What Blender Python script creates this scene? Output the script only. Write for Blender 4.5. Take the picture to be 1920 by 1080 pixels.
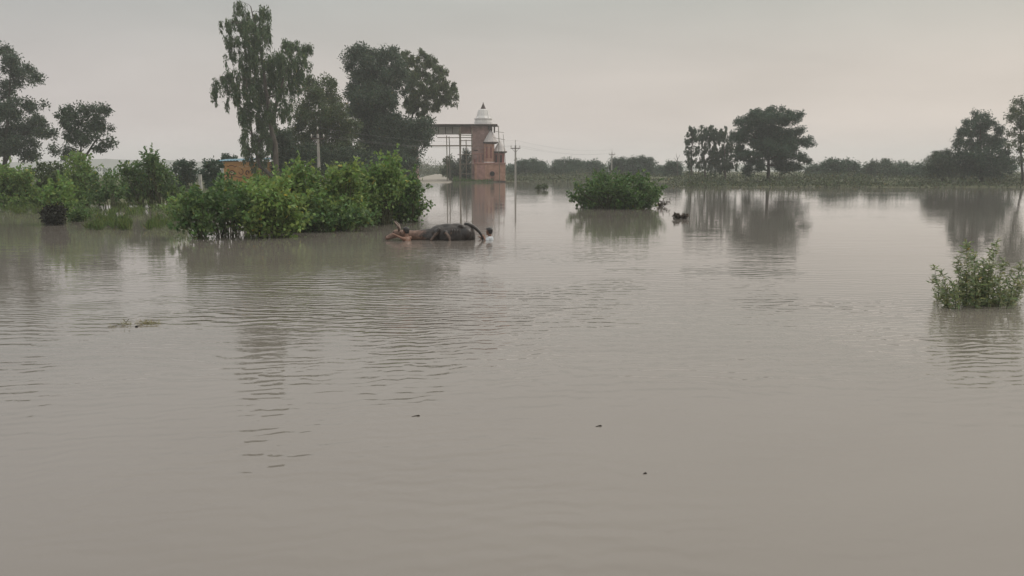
import bpy, bmesh, math, random
import numpy as np
from mathutils import Vector, Matrix

R = math.radians
SC = bpy.context.scene
COL = SC.collection
for o in list(bpy.data.objects):
    bpy.data.objects.remove(o)

# ------------------------------------------------------------------ camera
F = 1500.0            # focal length in pixels of the 1920 px wide photograph
HZ = 313.0            # row of the horizon
CAMH = 2.5
TH = math.atan((540 - HZ) / F)
cam_d = bpy.data.cameras.new('camera')
cam = bpy.data.objects.new('camera', cam_d)
COL.objects.link(cam)
cam.location = (0, 0, CAMH)
cam.rotation_euler = (R(90) - TH, 0, 0)
cam_d.sensor_width = 36
cam_d.lens = F / 1920 * 36
cam_d.clip_start = 0.1
cam_d.clip_end = 12000
SC.camera = cam

# ------------------------------------------------------------------ sky
SUN_EL, SUN_AZ = R(48), R(62)        # azimuth measured from +Y towards +X
w = bpy.data.worlds.new('World')
SC.world = w
w.use_nodes = True
wn, wl = w.node_tree.nodes, w.node_tree.links
wn.clear()
wo = wn.new('ShaderNodeOutputWorld')
bg = wn.new('ShaderNodeBackground')
sky = wn.new('ShaderNodeTexSky')
sky.sky_type = 'NISHITA'
sky.sun_disc = False
sky.sun_elevation = SUN_EL
sky.sun_rotation = SUN_AZ
sky.dust_density = 4
sky.air_density = 1.2
sk = wn.new('ShaderNodeVectorMath'); sk.operation = 'SCALE'; sk.inputs['Scale'].default_value = 0.09
wl.new(sky.outputs[0], sk.inputs[0])
tc = wn.new('ShaderNodeTexCoord')
nrm = wn.new('ShaderNodeVectorMath'); nrm.operation = 'NORMALIZE'
wl.new(tc.outputs['Generated'], nrm.inputs[0])
sep = wn.new('ShaderNodeSeparateXYZ')
wl.new(nrm.outputs[0], sep.inputs[0])
ramp = wn.new('ShaderNodeValToRGB')          # overcast layer by elevation (sin)
el = ramp.color_ramp.elements
el[0].position = 0.0; el[0].color = (0.680, 0.600, 0.560, 1)
el[1].position = 1.0; el[1].color = (1.0, 1.0, 0.98, 1)
for p, c in ((0.05, (0.655, 0.580, 0.540)), (0.11, (0.600, 0.545, 0.508)), (0.19, (0.495, 0.490, 0.462)), (0.235, (0.66, 0.63, 0.60)), (0.45, (0.84, 0.82, 0.79))):
    e = el.new(p); e.color = c + (1,)
wl.new(sep.outputs['Z'], ramp.inputs[0])
# cloud deck: direction projected onto a plane overhead, soft noise
dv = wn.new('ShaderNodeMath'); dv.operation = 'MAXIMUM'; dv.inputs[1].default_value = 0.0
wl.new(sep.outputs['Z'], dv.inputs[0])
ad = wn.new('ShaderNodeMath'); ad.operation = 'ADD'; ad.inputs[1].default_value = 0.16
wl.new(dv.outputs[0], ad.inputs[0])
cx = wn.new('ShaderNodeMath'); cx.operation = 'DIVIDE'
cy = wn.new('ShaderNodeMath'); cy.operation = 'DIVIDE'
wl.new(sep.outputs['X'], cx.inputs[0]); wl.new(ad.outputs[0], cx.inputs[1])
wl.new(sep.outputs['Y'], cy.inputs[0]); wl.new(ad.outputs[0], cy.inputs[1])
cmb = wn.new('ShaderNodeCombineXYZ')
wl.new(cx.outputs[0], cmb.inputs[0]); wl.new(cy.outputs[0], cmb.inputs[1])
cn = wn.new('ShaderNodeTexNoise')
cn.inputs['Scale'].default_value = 0.75
cn.inputs['Detail'].default_value = 5
cn.inputs['Roughness'].default_value = 0.5
cn.inputs['Distortion'].default_value = 0.3
wl.new(cmb.outputs[0], cn.inputs['Vector'])
cr = wn.new('ShaderNodeMapRange')
cr.inputs['From Min'].default_value = 0.3; cr.inputs['From Max'].default_value = 0.7
cr.inputs['To Min'].default_value = 0.90; cr.inputs['To Max'].default_value = 1.07
wl.new(cn.outputs['Fac'], cr.inputs['Value'])
# the sun behind the cloud deck brightens its side of the sky
sd = Vector((math.sin(SUN_AZ) * math.cos(SUN_EL), math.cos(SUN_AZ) * math.cos(SUN_EL), math.sin(SUN_EL)))
dt = wn.new('ShaderNodeVectorMath'); dt.operation = 'DOT_PRODUCT'; dt.inputs[1].default_value = sd
wl.new(nrm.outputs[0], dt.inputs[0])
gl = wn.new('ShaderNodeMapRange')
gl.inputs['From Min'].default_value = -0.2; gl.inputs['From Max'].default_value = 1.0
gl.inputs['To Min'].default_value = 0.90; gl.inputs['To Max'].default_value = 1.16
wl.new(dt.outputs['Value'], gl.inputs['Value'])
mm = wn.new('ShaderNodeMath'); mm.operation = 'MULTIPLY'
wl.new(cr.outputs[0], mm.inputs[0]); wl.new(gl.outputs[0], mm.inputs[1])
gn = wn.new('ShaderNodeMapRange')
gn.inputs['From Min'].default_value = -0.1; gn.inputs['From Max'].default_value = 0.75
wl.new(dt.outputs['Value'], gn.inputs['Value'])
warm = wn.new('ShaderNodeMix'); warm.data_type = 'RGBA'
warm.inputs['A'].default_value = (0.965, 1.0, 1.045, 1); warm.inputs['B'].default_value = (1.015, 1.0, 0.945, 1)
wl.new(gn.outputs[0], warm.inputs['Factor'])
wm = wn.new('ShaderNodeVectorMath'); wm.operation = 'MULTIPLY'
wl.new(ramp.outputs[0], wm.inputs[0]); wl.new(warm.outputs['Result'], wm.inputs[1])
sc2 = wn.new('ShaderNodeVectorMath'); sc2.operation = 'SCALE'
wl.new(wm.outputs[0], sc2.inputs[0]); wl.new(mm.outputs[0], sc2.inputs['Scale'])
mx = wn.new('ShaderNodeMix'); mx.data_type = 'RGBA'
mx.inputs['Factor'].default_value = 0.94
wl.new(sk.outputs[0], mx.inputs['A']); wl.new(sc2.outputs[0], mx.inputs['B'])
wl.new(mx.outputs['Result'], bg.inputs['Color'])
bg.inputs['Strength'].default_value = 1.0
wl.new(bg.outputs[0], wo.inputs[0])

# ------------------------------------------------------------------ sun behind cloud
sun_d = bpy.data.lights.new('sun', 'SUN')
sun_d.energy = 1.15
sun_d.angle = R(45)
sun_d.color = (1.0, 0.95, 0.88)
sun = bpy.data.objects.new('sun', sun_d)
COL.objects.link(sun)
sun.rotation_euler = (-sd).to_track_quat('-Z', 'Y').to_euler()
sun.location = (30, 10, 40)

SC.view_settings.view_transform = 'Standard'
SC.view_settings.look = 'None'
SC.view_settings.gamma = 1
SC.view_settings.exposure = 0
SC.view_settings.use_curve_mapping = False
SC.cycles.max_bounces = 8
SC.cycles.volume_bounces = 1
SC.cycles.transparent_max_bounces = 8

# ------------------------------------------------------------------ pixel -> world helpers
CT, ST = math.cos(TH), math.sin(TH)
def ray(px, py):
    a, b = (px - 960) / F, (py - 540) / F
    return Vector((a, CT - b * ST, -ST - b * CT))
def P(px, py, d):
    """point seen at pixel px,py that stands d metres ahead (world Y = d)"""
    r = ray(px, py); k = d / r.y
    return Vector((r.x * k, d, CAMH + r.z * k))
def G(px, py, z=0.0):
    """point of the level z seen at pixel px,py"""
    r = ray(px, py); k = (z - CAMH) / r.z
    return Vector((r.x * k, r.y * k, z))
def X(px, d): return P(px, HZ, d).x
def Z(py, d): return P(960, py, d).z

# ------------------------------------------------------------------ tagging
def tag(o, label=None, cat=None, group=None, kind=None):
    if label: o['label'] = label
    if cat: o['category'] = cat
    if group: o['group'] = group
    if kind: o['kind'] = kind
    return o
def empty(name, loc=(0, 0, 0), rz=0, label=None, cat=None, group=None):
    o = bpy.data.objects.new(name, None)
    o.empty_display_size = 0.3
    COL.objects.link(o)
    o.location = loc; o.rotation_euler = (0, 0, rz)
    return tag(o, label, cat, group)
def world_of(q):
    M = Matrix.LocRotScale(q.location, q.rotation_euler, None)
    return world_of(q.parent) @ q.matrix_parent_inverse @ M if q.parent else M
def link(name, me, mat=None, parent=None, world=True):
    """link a mesh; vertices are in world space, so undo the parent's transform"""
    o = bpy.data.objects.new(name, me)
    if mat:
        for m_ in (mat if isinstance(mat, (list, tuple)) else [mat]):
            me.materials.append(m_)
    COL.objects.link(o)
    if parent:
        o.parent = parent
        if world:
            M = world_of(parent)
            o.matrix_parent_inverse = M.inverted()
    return o

# ------------------------------------------------------------------ materials
MATS = {}
def new_mat(name):
    m = bpy.data.materials.new(name); m.use_nodes = True
    return m, m.node_tree.nodes, m.node_tree.links, m.node_tree.nodes['Principled BSDF']
def surf(name, c1, c2, scale=4.0, rough=0.85, bump=0.3, detail=6, stretch=(1, 1, 1), spec=0.3):
    if name in MATS: return MATS[name]
    m, n, l, b = new_mat(name)
    t = n.new('ShaderNodeTexCoord'); mp = n.new('ShaderNodeMapping'); mp.inputs['Scale'].default_value = stretch
    l.new(t.outputs['Object'], mp.inputs[0])
    no = n.new('ShaderNodeTexNoise'); no.inputs['Scale'].default_value = scale; no.inputs['Detail'].default_value = detail
    no.inputs['Roughness'].default_value = 0.62
    l.new(mp.outputs[0], no.inputs['Vector'])
    r = n.new('ShaderNodeValToRGB')
    r.color_ramp.elements[0].position = 0.32; r.color_ramp.elements[0].color = tuple(c1) + (1,)
    r.color_ramp.elements[1].position = 0.68; r.color_ramp.elements[1].color = tuple(c2) + (1,)
    l.new(no.outputs['Fac'], r.inputs[0]); l.new(r.outputs[0], b.inputs['Base Color'])
    b.inputs['Roughness'].default_value = rough
    b.inputs['Specular IOR Level'].default_value = spec
    if bump:
        bp = n.new('ShaderNodeBump'); bp.inputs['Strength'].default_value = bump; bp.inputs['Distance'].default_value = 0.03
        l.new(no.outputs['Fac'], bp.inputs['Height']); l.new(bp.outputs[0], b.inputs['Normal'])
    MATS[name] = m
    return m
def leaf_mat(name, col, trans=0.35, rough=0.5):
    if name in MATS: return MATS[name]
    m, n, l, b = new_mat(name)
    at = n.new('ShaderNodeAttribute'); at.attribute_name = 'tint'
    mu = n.new('ShaderNodeMix'); mu.data_type = 'RGBA'; mu.blend_type = 'MULTIPLY'; mu.inputs['Factor'].default_value = 1
    mu.inputs['A'].default_value = tuple(col) + (1,)
    l.new(at.outputs['Color'], mu.inputs['B'])
    l.new(mu.outputs['Result'], b.inputs['Base Color'])
    b.inputs['Roughness'].default_value = rough
    b.inputs['Specular IOR Level'].default_value = 0.35
    tr = n.new('ShaderNodeBsdfTranslucent'); l.new(mu.outputs['Result'], tr.inputs['Color'])
    ms = n.new('ShaderNodeMixShader'); ms.inputs[0].default_value = trans
    out = n['Material Output']
    l.new(b.outputs[0], ms.inputs[1]); l.new(tr.outputs[0], ms.inputs[2]); l.new(ms.outputs[0], out.inputs['Surface'])
    MATS[name] = m
    return m

bark = surf('bark', (0.026, 0.021, 0.017), (0.065, 0.053, 0.043), 6, 0.9, 0.6, stretch=(1, 1, 0.3))
pale_bark = surf('pale_bark', (0.06, 0.05, 0.042), (0.15, 0.13, 0.11), 5, 0.85, 0.4, stretch=(1, 1, 0.3))
stem_m = surf('green_stem', (0.035, 0.045, 0.02), (0.09, 0.085, 0.045), 8, 0.8, 0.2)

# ------------------------------------------------------------------ mesh builders
class MB:
    def __init__(s): s.v = []; s.f = []
    def add(s, vs, fs):
        o = len(s.v); s.v += [tuple(q) for q in vs]; s.f += [tuple(i + o for i in f) for f in fs]
    def box(s, x0, x1, y0, y1, z0, z1, top=None):
        """top=(tx,ty): the top face scaled about its centre"""
        cx_, cy_ = (x0 + x1) / 2, (y0 + y1) / 2
        tx, ty = top or (1, 1)
        vs = [(x0, y0, z0), (x1, y0, z0), (x1, y1, z0), (x0, y1, z0)]
        vs += [(cx_ + (a - cx_) * tx, cy_ + (b - cy_) * ty, z1) for a, b, _ in vs]
        s.add(vs, [(3, 2, 1, 0), (4, 5, 6, 7), (0, 1, 5, 4), (1, 2, 6, 5), (2, 3, 7, 6), (3, 0, 4, 7)])
    def tube(s, pts, rad, n=6, cap=True):
        pts = [Vector(p) for p in pts]
        if not hasattr(rad, '__len__'): rad = [rad] * len(pts)
        rings = []
        for i, p in enumerate(pts):
            t = (pts[min(i + 1, len(pts) - 1)] - pts[max(i - 1, 0)])
            t = t.normalized() if t.length > 1e-9 else Vector((0, 0, 1))
            a = Vector((0, 0, 1)) if abs(t.z) < 0.9 else Vector((1, 0, 0))
            u = t.cross(a).normalized(); v = t.cross(u)
            rings.append([p + (u * math.cos(2 * math.pi * k / n) + v * math.sin(2 * math.pi * k / n)) * rad[i] for k in range(n)])
        vs = [q for r in rings for q in r]; fs = []
        for i in range(len(rings) - 1):
            for k in range(n):
                a, b = i * n + k, i * n + (k + 1) % n
                fs.append((a, b, b + n, a + n))
        if cap:
            fs.append(tuple(range(n - 1, -1, -1))); e = (len(rings) - 1) * n; fs.append(tuple(range(e, e + n)))
        s.add(vs, fs)
    def lathe(s, c, prof, n=20):
        """prof = [(r,z)...] about a vertical axis through c"""
        c = Vector(c); vs = []; fs = []
        for r, z in prof:
            for k in range(n):
                a = 2 * math.pi * k / n
                vs.append((c.x + r * math.cos(a), c.y + r * math.sin(a), c.z + z))
        for i in range(len(prof) - 1):
            for k in range(n):
                a, b = i * n + k, i * n + (k + 1) % n
                fs.append((a, b, b + n, a + n))
        fs.append(tuple(range(n - 1, -1, -1))); e = (len(prof) - 1) * n; fs.append(tuple(range(e, e + n)))
        s.add(vs, fs)
    def sphere(s, c, r, nu=14, nv=9, M=None):
        """ellipsoid, r = (rx,ry,rz), optional rotation matrix"""
        c = Vector(c); vs = []; fs = []
        if not hasattr(r, '__len__'): r = (r, r, r)
        for i in range(1, nv):
            ph = math.pi * i / nv
            for k in range(nu):
                a = 2 * math.pi * k / nu
                q = Vector((r[0] * math.sin(ph) * math.cos(a), r[1] * math.sin(ph) * math.sin(a), r[2] * math.cos(ph)))
                vs.append(c + (M @ q if M else q))
        t0 = Vector((0, 0, r[2])); vs.append(c + (M @ t0 if M else t0)); vs.append(c - (M @ t0 if M else t0))
        T, B = len(vs) - 2, len(vs) - 1
        for i in range(nv - 2):
            for k in range(nu):
                a, b = i * nu + k, i * nu + (k + 1) % nu
                fs.append((a, a + nu, b + nu, b))
        for k in range(nu):
            fs.append((T, k, (k + 1) % nu)); e = (nv - 2) * nu; fs.append((B, e + (k + 1) % nu, e + k))
        s.add(vs, fs)
    def cap(s, a, b, ra, rb, n=10):
        """tapered capsule"""
        a, b = Vector(a), Vector(b); t = (b - a).normalized()
        pts = [a - t * ra * 0.95, a - t * ra * 0.6, a, a.lerp(b, 0.5), b, b + t * rb * 0.6, b + t * rb * 0.95]
        s.tube(pts, [ra * 0.3, ra * 0.8, ra, (ra + rb) / 2, rb, rb * 0.8, rb * 0.3], n)
    def mesh(s, name, smooth=False):
        me = bpy.data.meshes.new(name); me.from_pydata(s.v, [], s.f); me.update()
        if smooth:
            me.polygons.foreach_set('use_smooth', [True] * len(me.polygons))
        return me
    def build(s, name, mat, parent=None, smooth=False, bevel=0):
        o = link(name, s.mesh(name, smooth), mat, parent)
        if bevel:
            md = o.modifiers.new('bevel', 'BEVEL'); md.width = bevel; md.segments = 2
        return o

def unit(v): return v / np.maximum(np.linalg.norm(v, axis=1, keepdims=True), 1e-9)
def leaf_mesh(name, c, a, L, W, rng, tint_rng=(0.55, 1.35), wide=False, up=0.4):
    """c (N,3) leaf bases, a (N,3) directions; folded leaf faces with a random tint each"""
    n = len(c)
    L = L * rng.uniform(0.65, 1.25, (n, 1)); W = W * rng.uniform(0.7, 1.2, (n, 1))
    a = unit(a)
    r = rng.normal(size=(n, 3)); r[:, 2] += up
    s = unit(np.cross(a, r)); nn = np.cross(s, a)
    if wide:   # 6 points: base, two shoulders each side, tip
        p = [c, c + a * L * 0.28 + s * W * 0.5 + nn * W * 0.16, c + a * L * 0.62 + s * W * 0.38 + nn * W * 0.10, c + a * L - nn * L * 0.08,
             c + a * L * 0.62 - s * W * 0.38 + nn * W * 0.10, c + a * L * 0.28 - s * W * 0.5 + nn * W * 0.16]
        tri = [(0, 1, 2), (0, 2, 3), (0, 3, 4), (0, 4, 5)]
    else:
        p = [c, c + a * L * 0.45 + s * W * 0.5 + nn * W * 0.15, c + a * L, c + a * L * 0.45 - s * W * 0.5 + nn * W * 0.15]
        tri = [(0, 1, 2), (0, 2, 3)]
    k = len(p)
    V = np.stack(p, 1).reshape(-1, 3)
    idx = (np.arange(n)[:, None, None] * k + np.array(tri)[None]).reshape(-1)
    me = bpy.data.meshes.new(name)
    nt = n * len(tri)
    me.vertices.add(len(V)); me.vertices.foreach_set('co', V.astype(np.float32).ravel())
    me.loops.add(nt * 3); me.loops.foreach_set('vertex_index', idx.astype(np.int32))
    me.polygons.add(nt); me.polygons.foreach_set('loop_start', np.arange(0, nt * 3, 3, dtype=np.int32))
    me.polygons.foreach_set('loop_total', np.full(nt, 3, np.int32))
    b = rng.uniform(tint_rng[0], tint_rng[1], n)
    y = rng.uniform(0.85, 1.25, n)
    old = rng.random(n) < 0.015
    tint = np.stack([b * y, b, b * rng.uniform(0.7, 1.1, n), np.ones(n)], 1)
    tint[old] *= np.array([2.1, 1.35, 0.9, 1])
    at = me.attributes.new('tint', 'FLOAT_COLOR', 'POINT')
    at.data.foreach_set('color', np.repeat(tint, k, 0).astype(np.float32).ravel())
    me.update(calc_edges=True)
    return me

def blob_leaves(blobs, d, rng, L, W, cover, droop=0.0, depth=None, sub=0.26, spiky=0.0, sprays=0):
    """blobs in photo pixels (px,py,rx,ry[,density]) at distance d. Returns bases, directions, blob centres and sub-clump centres"""
    s = d / F
    xs0 = min(b[0] - b[2] for b in blobs); xs1 = max(b[0] + b[2] for b in blobs)
    xc, half = (xs0 + xs1) / 2, max((xs1 - xs0) / 2, 1)
    C, A, cents, subs = [], [], [], []
    for bl in blobs:
        px, py, rx, ry = bl[:4]; dens = bl[4] if len(bl) > 4 else 1.0
        wv = math.sqrt(max(0.05, 1 - min(1, abs(px - xc) / half) ** 2))
        dep = half * s * wv * 0.6 if depth is None else depth
        off = rng.uniform(-dep, dep)
        c = np.array(P(px, py, d + off))
        a, h = rx * s * 1.12, ry * s * 1.12
        rad = np.array([a, max(a, 0.6 * h) * 0.9, h])
        ns = int(max(5, 9 * (a * h) / (max(0.3, sub * 2) ** 2 * 0.5)) ** 0.9)
        ns = min(ns, 160)
        u = unit(rng.normal(size=(ns, 3))) * (rng.random((ns, 1)) ** 0.42)
        sc = c + u * rad
        nl = int(2.9 * cover * dens * math.pi * a * h / (L * W * 0.5) * (0.72 if d < 60 else 1)) + 4
        wgt = rng.random(ns) ** 1.2 + 0.25; wgt /= wgt.sum()
        pick = rng.choice(ns, nl, p=wgt)
        rs = 1.0 * sub * rng.uniform(0.6, 1.4, ns)[pick][:, None]
        q = unit(rng.normal(size=(nl, 3))) * (rng.random((nl, 1)) ** 0.75) * rs * 1.3
        if droop > 0:
            q[:, :2] *= 0.5
            q[:, 2] = q[:, 2] * 0.4 - rng.random(nl) * droop * rng.uniform(0.4, 1.3, ns)[pick]
        C.append(sc[pick] + q)
        dr = rng.normal(size=(nl, 3)) + (q / np.maximum(rs, 1e-3)) * 0.8
        if droop > 0: dr = dr * 0.45; dr[:, 2] -= 1.0
        else: dr[:, 2] -= 0.25 - spiky
        A.append(dr)
        for _ in range(sprays):
            o_ = rng.normal(size=3); o_[2] = abs(o_[2]) * 0.8 + 0.1; o_ /= np.linalg.norm(o_)
            st_ = c + o_ * rad * 0.8; dv_ = o_ + rng.normal(size=3) * 0.25 + np.array([0, 0, 0.45]); dv_ /= np.linalg.norm(dv_)
            ln_ = rng.uniform(0.25, 0.75); k_ = int(ln_ / L * 5)
            C.append(st_ + dv_ * (rng.random((k_, 1)) * ln_) + rng.normal(size=(k_, 3)) * 0.025)
            A.append(dv_ * 0.5 + rng.normal(size=(k_, 3)) * 0.8)
        cents.append(Vector(c)); subs.append([Vector(t) for t in sc[:min(ns, 10)]])
    return np.concatenate(C), np.concatenate(A), cents, subs

def wob(a, b, n, amp, rng, sag=0.0):
    a, b = Vector(a), Vector(b); L = (b - a).length
    out = []
    for i in range(n + 1):
        t = i / n; p = a.lerp(b, t)
        k = math.sin(math.pi * t) * amp * L
        p += Vector(rng.normal(size=3)) * k * 0.5 + Vector((0, 0, sag * L * math.sin(math.pi * t)))
        out.append(p)
    return out

SEED = [11]
def rg():
    SEED[0] += 1
    return np.random.default_rng(SEED[0])

def tree(name, label, cat, d, trunks, blobs, leaf, lmat, bmat, cover=2.6, droop=0.0, group=None, sub=0.45, ground=-0.05, r0=0.25, spiky=0.0, limbs=True, tint=(0.55, 1.35), depth=None, base=None):
    rng = rg()
    b0 = trunks[0][0]
    root = empty(name, (X(b0[0], d), d, ground if base is None else base), 0, label, cat, group)
    C, A, cents, subs = blob_leaves(blobs, d, rng, leaf[0], leaf[1], cover, droop, sub=sub, spiky=spiky, depth=depth)
    me = leaf_mesh('crown', C, A, leaf[0], leaf[1], rng, tint)
    cr_ = link('crown', me, lmat, root); cr_['kind'] = 'stuff'
    tm = MB(); bm_ = MB(); tpts = []
    for k, tr in enumerate(trunks):
        pts = [P(q[0], q[1], d + (0.0 if k == 0 else 0.25 * k)) for q in tr]
        rr = r0 * (1.0 if k == 0 else 0.75)
        fine = []; rad = []
        for i in range(len(pts) - 1):
            for j in range(4):
                t = j / 4; fine.append(pts[i].lerp(pts[i + 1], t) + Vector(rng.normal(size=3)) * rr * 0.18)
        fine.append(pts[-1])
        if k == 0 or tr[0][1] >= b0[1] - 25: fine[0] = Vector((fine[0].x, fine[0].y, ground - 0.6))
        for i in range(len(fine)): rad.append(rr * (1 - 0.85 * i / (len(fine) - 1)))
        rad[0] *= 1.25
        tm.tube(fine, rad, 8); tpts += list(zip(fine, rad))
    for c, ss in zip(cents, subs):
        low = [(p, r) for p, r in tpts if p.z < c.z + 0.2] or tpts[:1]
        st, rr = min(low, key=lambda q: (q[0] - c).length + 0.25 * abs((c.z - q[0].z)))
        rb = max(0.025, rr * 0.55)
        bp = wob(st, c, 5, 0.10, rng, 0.06)
        bm_.tube(bp, [rb * (1 - 0.7 * i / 5) for i in range(6)], 5)
        if limbs:
            for t in ss[:7]:
                bm_.tube(wob(bp[3 + int(rng.integers(0, 3))], t, 2, 0.12, rng), [rb * 0.28, rb * 0.2, rb * 0.08], 4, cap=False)
    tm.add(bm_.v, bm_.f)
    tm.build('trunk', bmat, root, True)
    return root

def L_big(leaf, d): return leaf[0] > 0.13 and d < 60
def shrub(name, label, cat, d, basepx, blobs, leaf, lmat, cover=2.2, group=None, sub=0.24, wide=True, stems=9, ground=-0.05, spread=0.35, tint=(0.6, 1.35), spiky=0.15, sm=None, depth=None, rs=0.02, droop=0.0):
    rng = rg()
    s = d / F
    x0 = X(basepx, d)
    root = empty(name, (x0, d, ground), 0, label, cat, group)
    C, A, cents, subs = blob_leaves(blobs, d, rng, leaf[0], leaf[1], cover, droop, sub=sub, spiky=spiky, depth=depth, sprays=5 if L_big(leaf, d) else 0)
    ok = C[:, 2] > ground - 0.1
    C, A = C[ok], A[ok]
    fo = link('foliage', leaf_mesh('foliage', C, A, leaf[0], leaf[1], rng, tint, wide), lmat, root); fo['kind'] = 'stuff'
    mb = MB(); allsub = [(t, c) for c, ss in zip(cents, subs) for t in ss[:6]] + [(c, c) for c in cents]
    half = (max(b[0] + b[2] for b in blobs) - min(b[0] - b[2] for b in blobs)) / 2 * s
    bs = [Vector((x0 + rng.uniform(-1, 1) * half * spread, d + rng.uniform(-1, 1) * half * spread * 0.6, ground - 0.55)) for _ in range(stems)]
    for t, c in allsub:
        st = min(bs, key=lambda q: (Vector((q.x, q.y, 0)) - Vector((t.x, t.y, 0))).length + rng.random() * 0.4)
        L_ = (t - st).length; r_ = rs * (0.6 + 0.25 * L_)
        mb.tube(wob(st, t, 4, 0.07, rng, 0.05), [r_, r_ * 0.85, r_ * 0.65, r_ * 0.45, r_ * 0.2], 5, cap=False)
    mb.build('stems', sm or stem_m, root, True)
    return root

def evaluated(mb, name, voxel, smooth=4):
    """union of overlapping shapes remeshed into one continuous skin"""
    me = mb.mesh(name); o = bpy.data.objects.new(name, me); COL.objects.link(o)
    m1 = o.modifiers.new('r', 'REMESH'); m1.mode = 'VOXEL'; m1.voxel_size = voxel
    m2 = o.modifiers.new('s', 'SMOOTH'); m2.factor = 0.5; m2.iterations = smooth
    dg = bpy.context.evaluated_depsgraph_get()
    out = bpy.data.meshes.new_from_object(o.evaluated_get(dg))
    bpy.data.objects.remove(o); bpy.data.meshes.remove(me)
    out.name = name
    out.polygons.foreach_set('use_smooth', [True] * len(out.polygons))
    return out

# ================================================================== SETTING
# ------------------------------------------------------------------ water
def water_mat():
    m, n, l, b = new_mat('muddy_water')
    t = n.new('ShaderNodeTexCoord')
    def noise(scale, detail, rough=0.5, dist=0.0, rot=0.0):
        mp = n.new('ShaderNodeMapping'); mp.inputs['Scale'].default_value = scale + (1,); mp.inputs['Rotation'].default_value = (0, 0, rot)
        l.new(t.outputs['Object'], mp.inputs[0])
        q = n.new('ShaderNodeTexNoise'); q.inputs['Scale'].default_value = 1; q.inputs['Detail'].default_value = detail
        q.inputs['Roughness'].default_value = rough; q.inputs['Distortion'].default_value = dist
        l.new(mp.outputs[0], q.inputs['Vector']); return q.outputs['Fac']
    def math_(op, a, b_):
        q = n.new('ShaderNodeMath'); q.operation = op
        for i, v in enumerate((a, b_)):
            if isinstance(v, (int, float)): q.inputs[i].default_value = v
            else: l.new(v, q.inputs[i])
        return q.outputs[0]
    def rng_(v, a, b_, c, d):
        q = n.new('ShaderNodeMapRange'); q.interpolation_type = 'SMOOTHSTEP'; l.new(v, q.inputs['Value'])
        for k, z in zip(('From Min', 'From Max', 'To Min', 'To Max'), (a, b_, c, d)): q.inputs[k].default_value = z
        return q.outputs[0]
    def spot(c, r0, r1):
        q = n.new('ShaderNodeVectorMath'); q.operation = 'DISTANCE'; q.inputs[1].default_value = c
        l.new(t.outputs['Object'], q.inputs[0]); return rng_(q.outputs['Value'], r0, r1, 1, 0)
    ripple = noise((2.0, 3.9), 3, 0.6, 0.5, 0.10)
    swell = noise((0.42, 1.7), 2, 0.5, 0.3, -0.08)
    patch = rng_(noise((0.05, 0.11), 2, 0.5), 0.38, 0.62, 0.22, 1.0)
    # current eddies left of the animals and off the shrub islands ruffle the surface more
    ed = math_('MAXIMUM', spot((-3.2, 15.0, 0), 1.5, 7.0), spot((-2.5, 26.0, 0), 1.5, 6.0))
    br = math_('MULTIPLY', spot((3.0, 15.0, 0), 3.0, 15.0), 0.55)
    amp = math_('ADD', math_('ADD', math_('MULTIPLY', patch, 0.45), math_('MULTIPLY', ed, 0.9)), math_('MULTIPLY', br, patch))
    # wave trains: parallel crests running towards the camera, bent and broken up
    def train(scale, rot, dist):
        mp = n.new('ShaderNodeMapping'); mp.inputs['Scale'].default_value = (1.15, 1, 1); mp.inputs['Rotation'].default_value = (0, 0, rot)
        l.new(t.outputs['Object'], mp.inputs[0])
        q = n.new('ShaderNodeTexWave'); q.wave_type = 'BANDS'; q.bands_direction = 'Y'; q.wave_profile = 'SIN'
        q.inputs['Scale'].default_value = scale; q.inputs['Distortion'].default_value = dist; q.inputs['Detail'].default_value = 2.5
        q.inputs['Detail Scale'].default_value = 0.9; q.inputs['Detail Roughness'].default_value = 0.6
        l.new(mp.outputs[0], q.inputs['Vector']); return q.outputs['Fac']
    near = spot((0, 6.0, 0), 5.0, 25.0)
    mA = rng_(noise((0.16, 0.30), 2, 0.5, 0.3), 0.42, 0.66, 0.16, 1.0)
    mB = rng_(noise((0.21, 0.24), 2, 0.5, 0.3, 0.9), 0.42, 0.64, 0.12, 1.0)
    wA = math_('MULTIPLY', math_('MULTIPLY', train(0.95, 0.07, 7.5), mA), 0.0076)
    wB = math_('MULTIPLY', math_('MULTIPLY', train(1.6, -0.16, 8.0), mB), 0.0042)
    wt = math_('MULTIPLY', math_('ADD', wA, wB), math_('ADD', math_('MULTIPLY', near, math_('ADD', math_('MULTIPLY', amp, 0.80), 0.34)), 0.08))
    fine = math_('MULTIPLY', math_('MULTIPLY', noise((3.0, 8.0), 2, 0.5, 0.3, 0.05), math_('ADD', amp, 0.25)), 0.0016)
    h = math_('ADD', math_('MULTIPLY', math_('MULTIPLY', ripple, amp), 0.0062), math_('MULTIPLY', math_('MULTIPLY', swell, math_('ADD', amp, 0.25)), 0.0080))
    h = math_('ADD', math_('ADD', h, wt), fine)
    bp = n.new('ShaderNodeBump'); bp.inputs['Strength'].default_value = 1; bp.inputs['Distance'].default_value = 1
    l.new(h, bp.inputs['Height']); l.new(bp.outputs[0], b.inputs['Normal'])
    r = n.new('ShaderNodeValToRGB')
    r.color_ramp.elements[0].position = 0.3; r.color_ramp.elements[0].color = (0.180, 0.158, 0.138, 1)
    r.color_ramp.elements[1].position = 0.7; r.color_ramp.elements[1].color = (0.212, 0.191, 0.168, 1)
    l.new(noise((0.10, 0.22), 4, 0.55, 0.8), r.inputs[0])
    l.new(r.outputs[0], b.inputs['Base Color'])
    b.inputs['Roughness'].default_value = 0.02
    b.inputs['IOR'].default_value = 1.56
    b.inputs['Specular IOR Level'].default_value = 0.5
    return m
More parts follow.
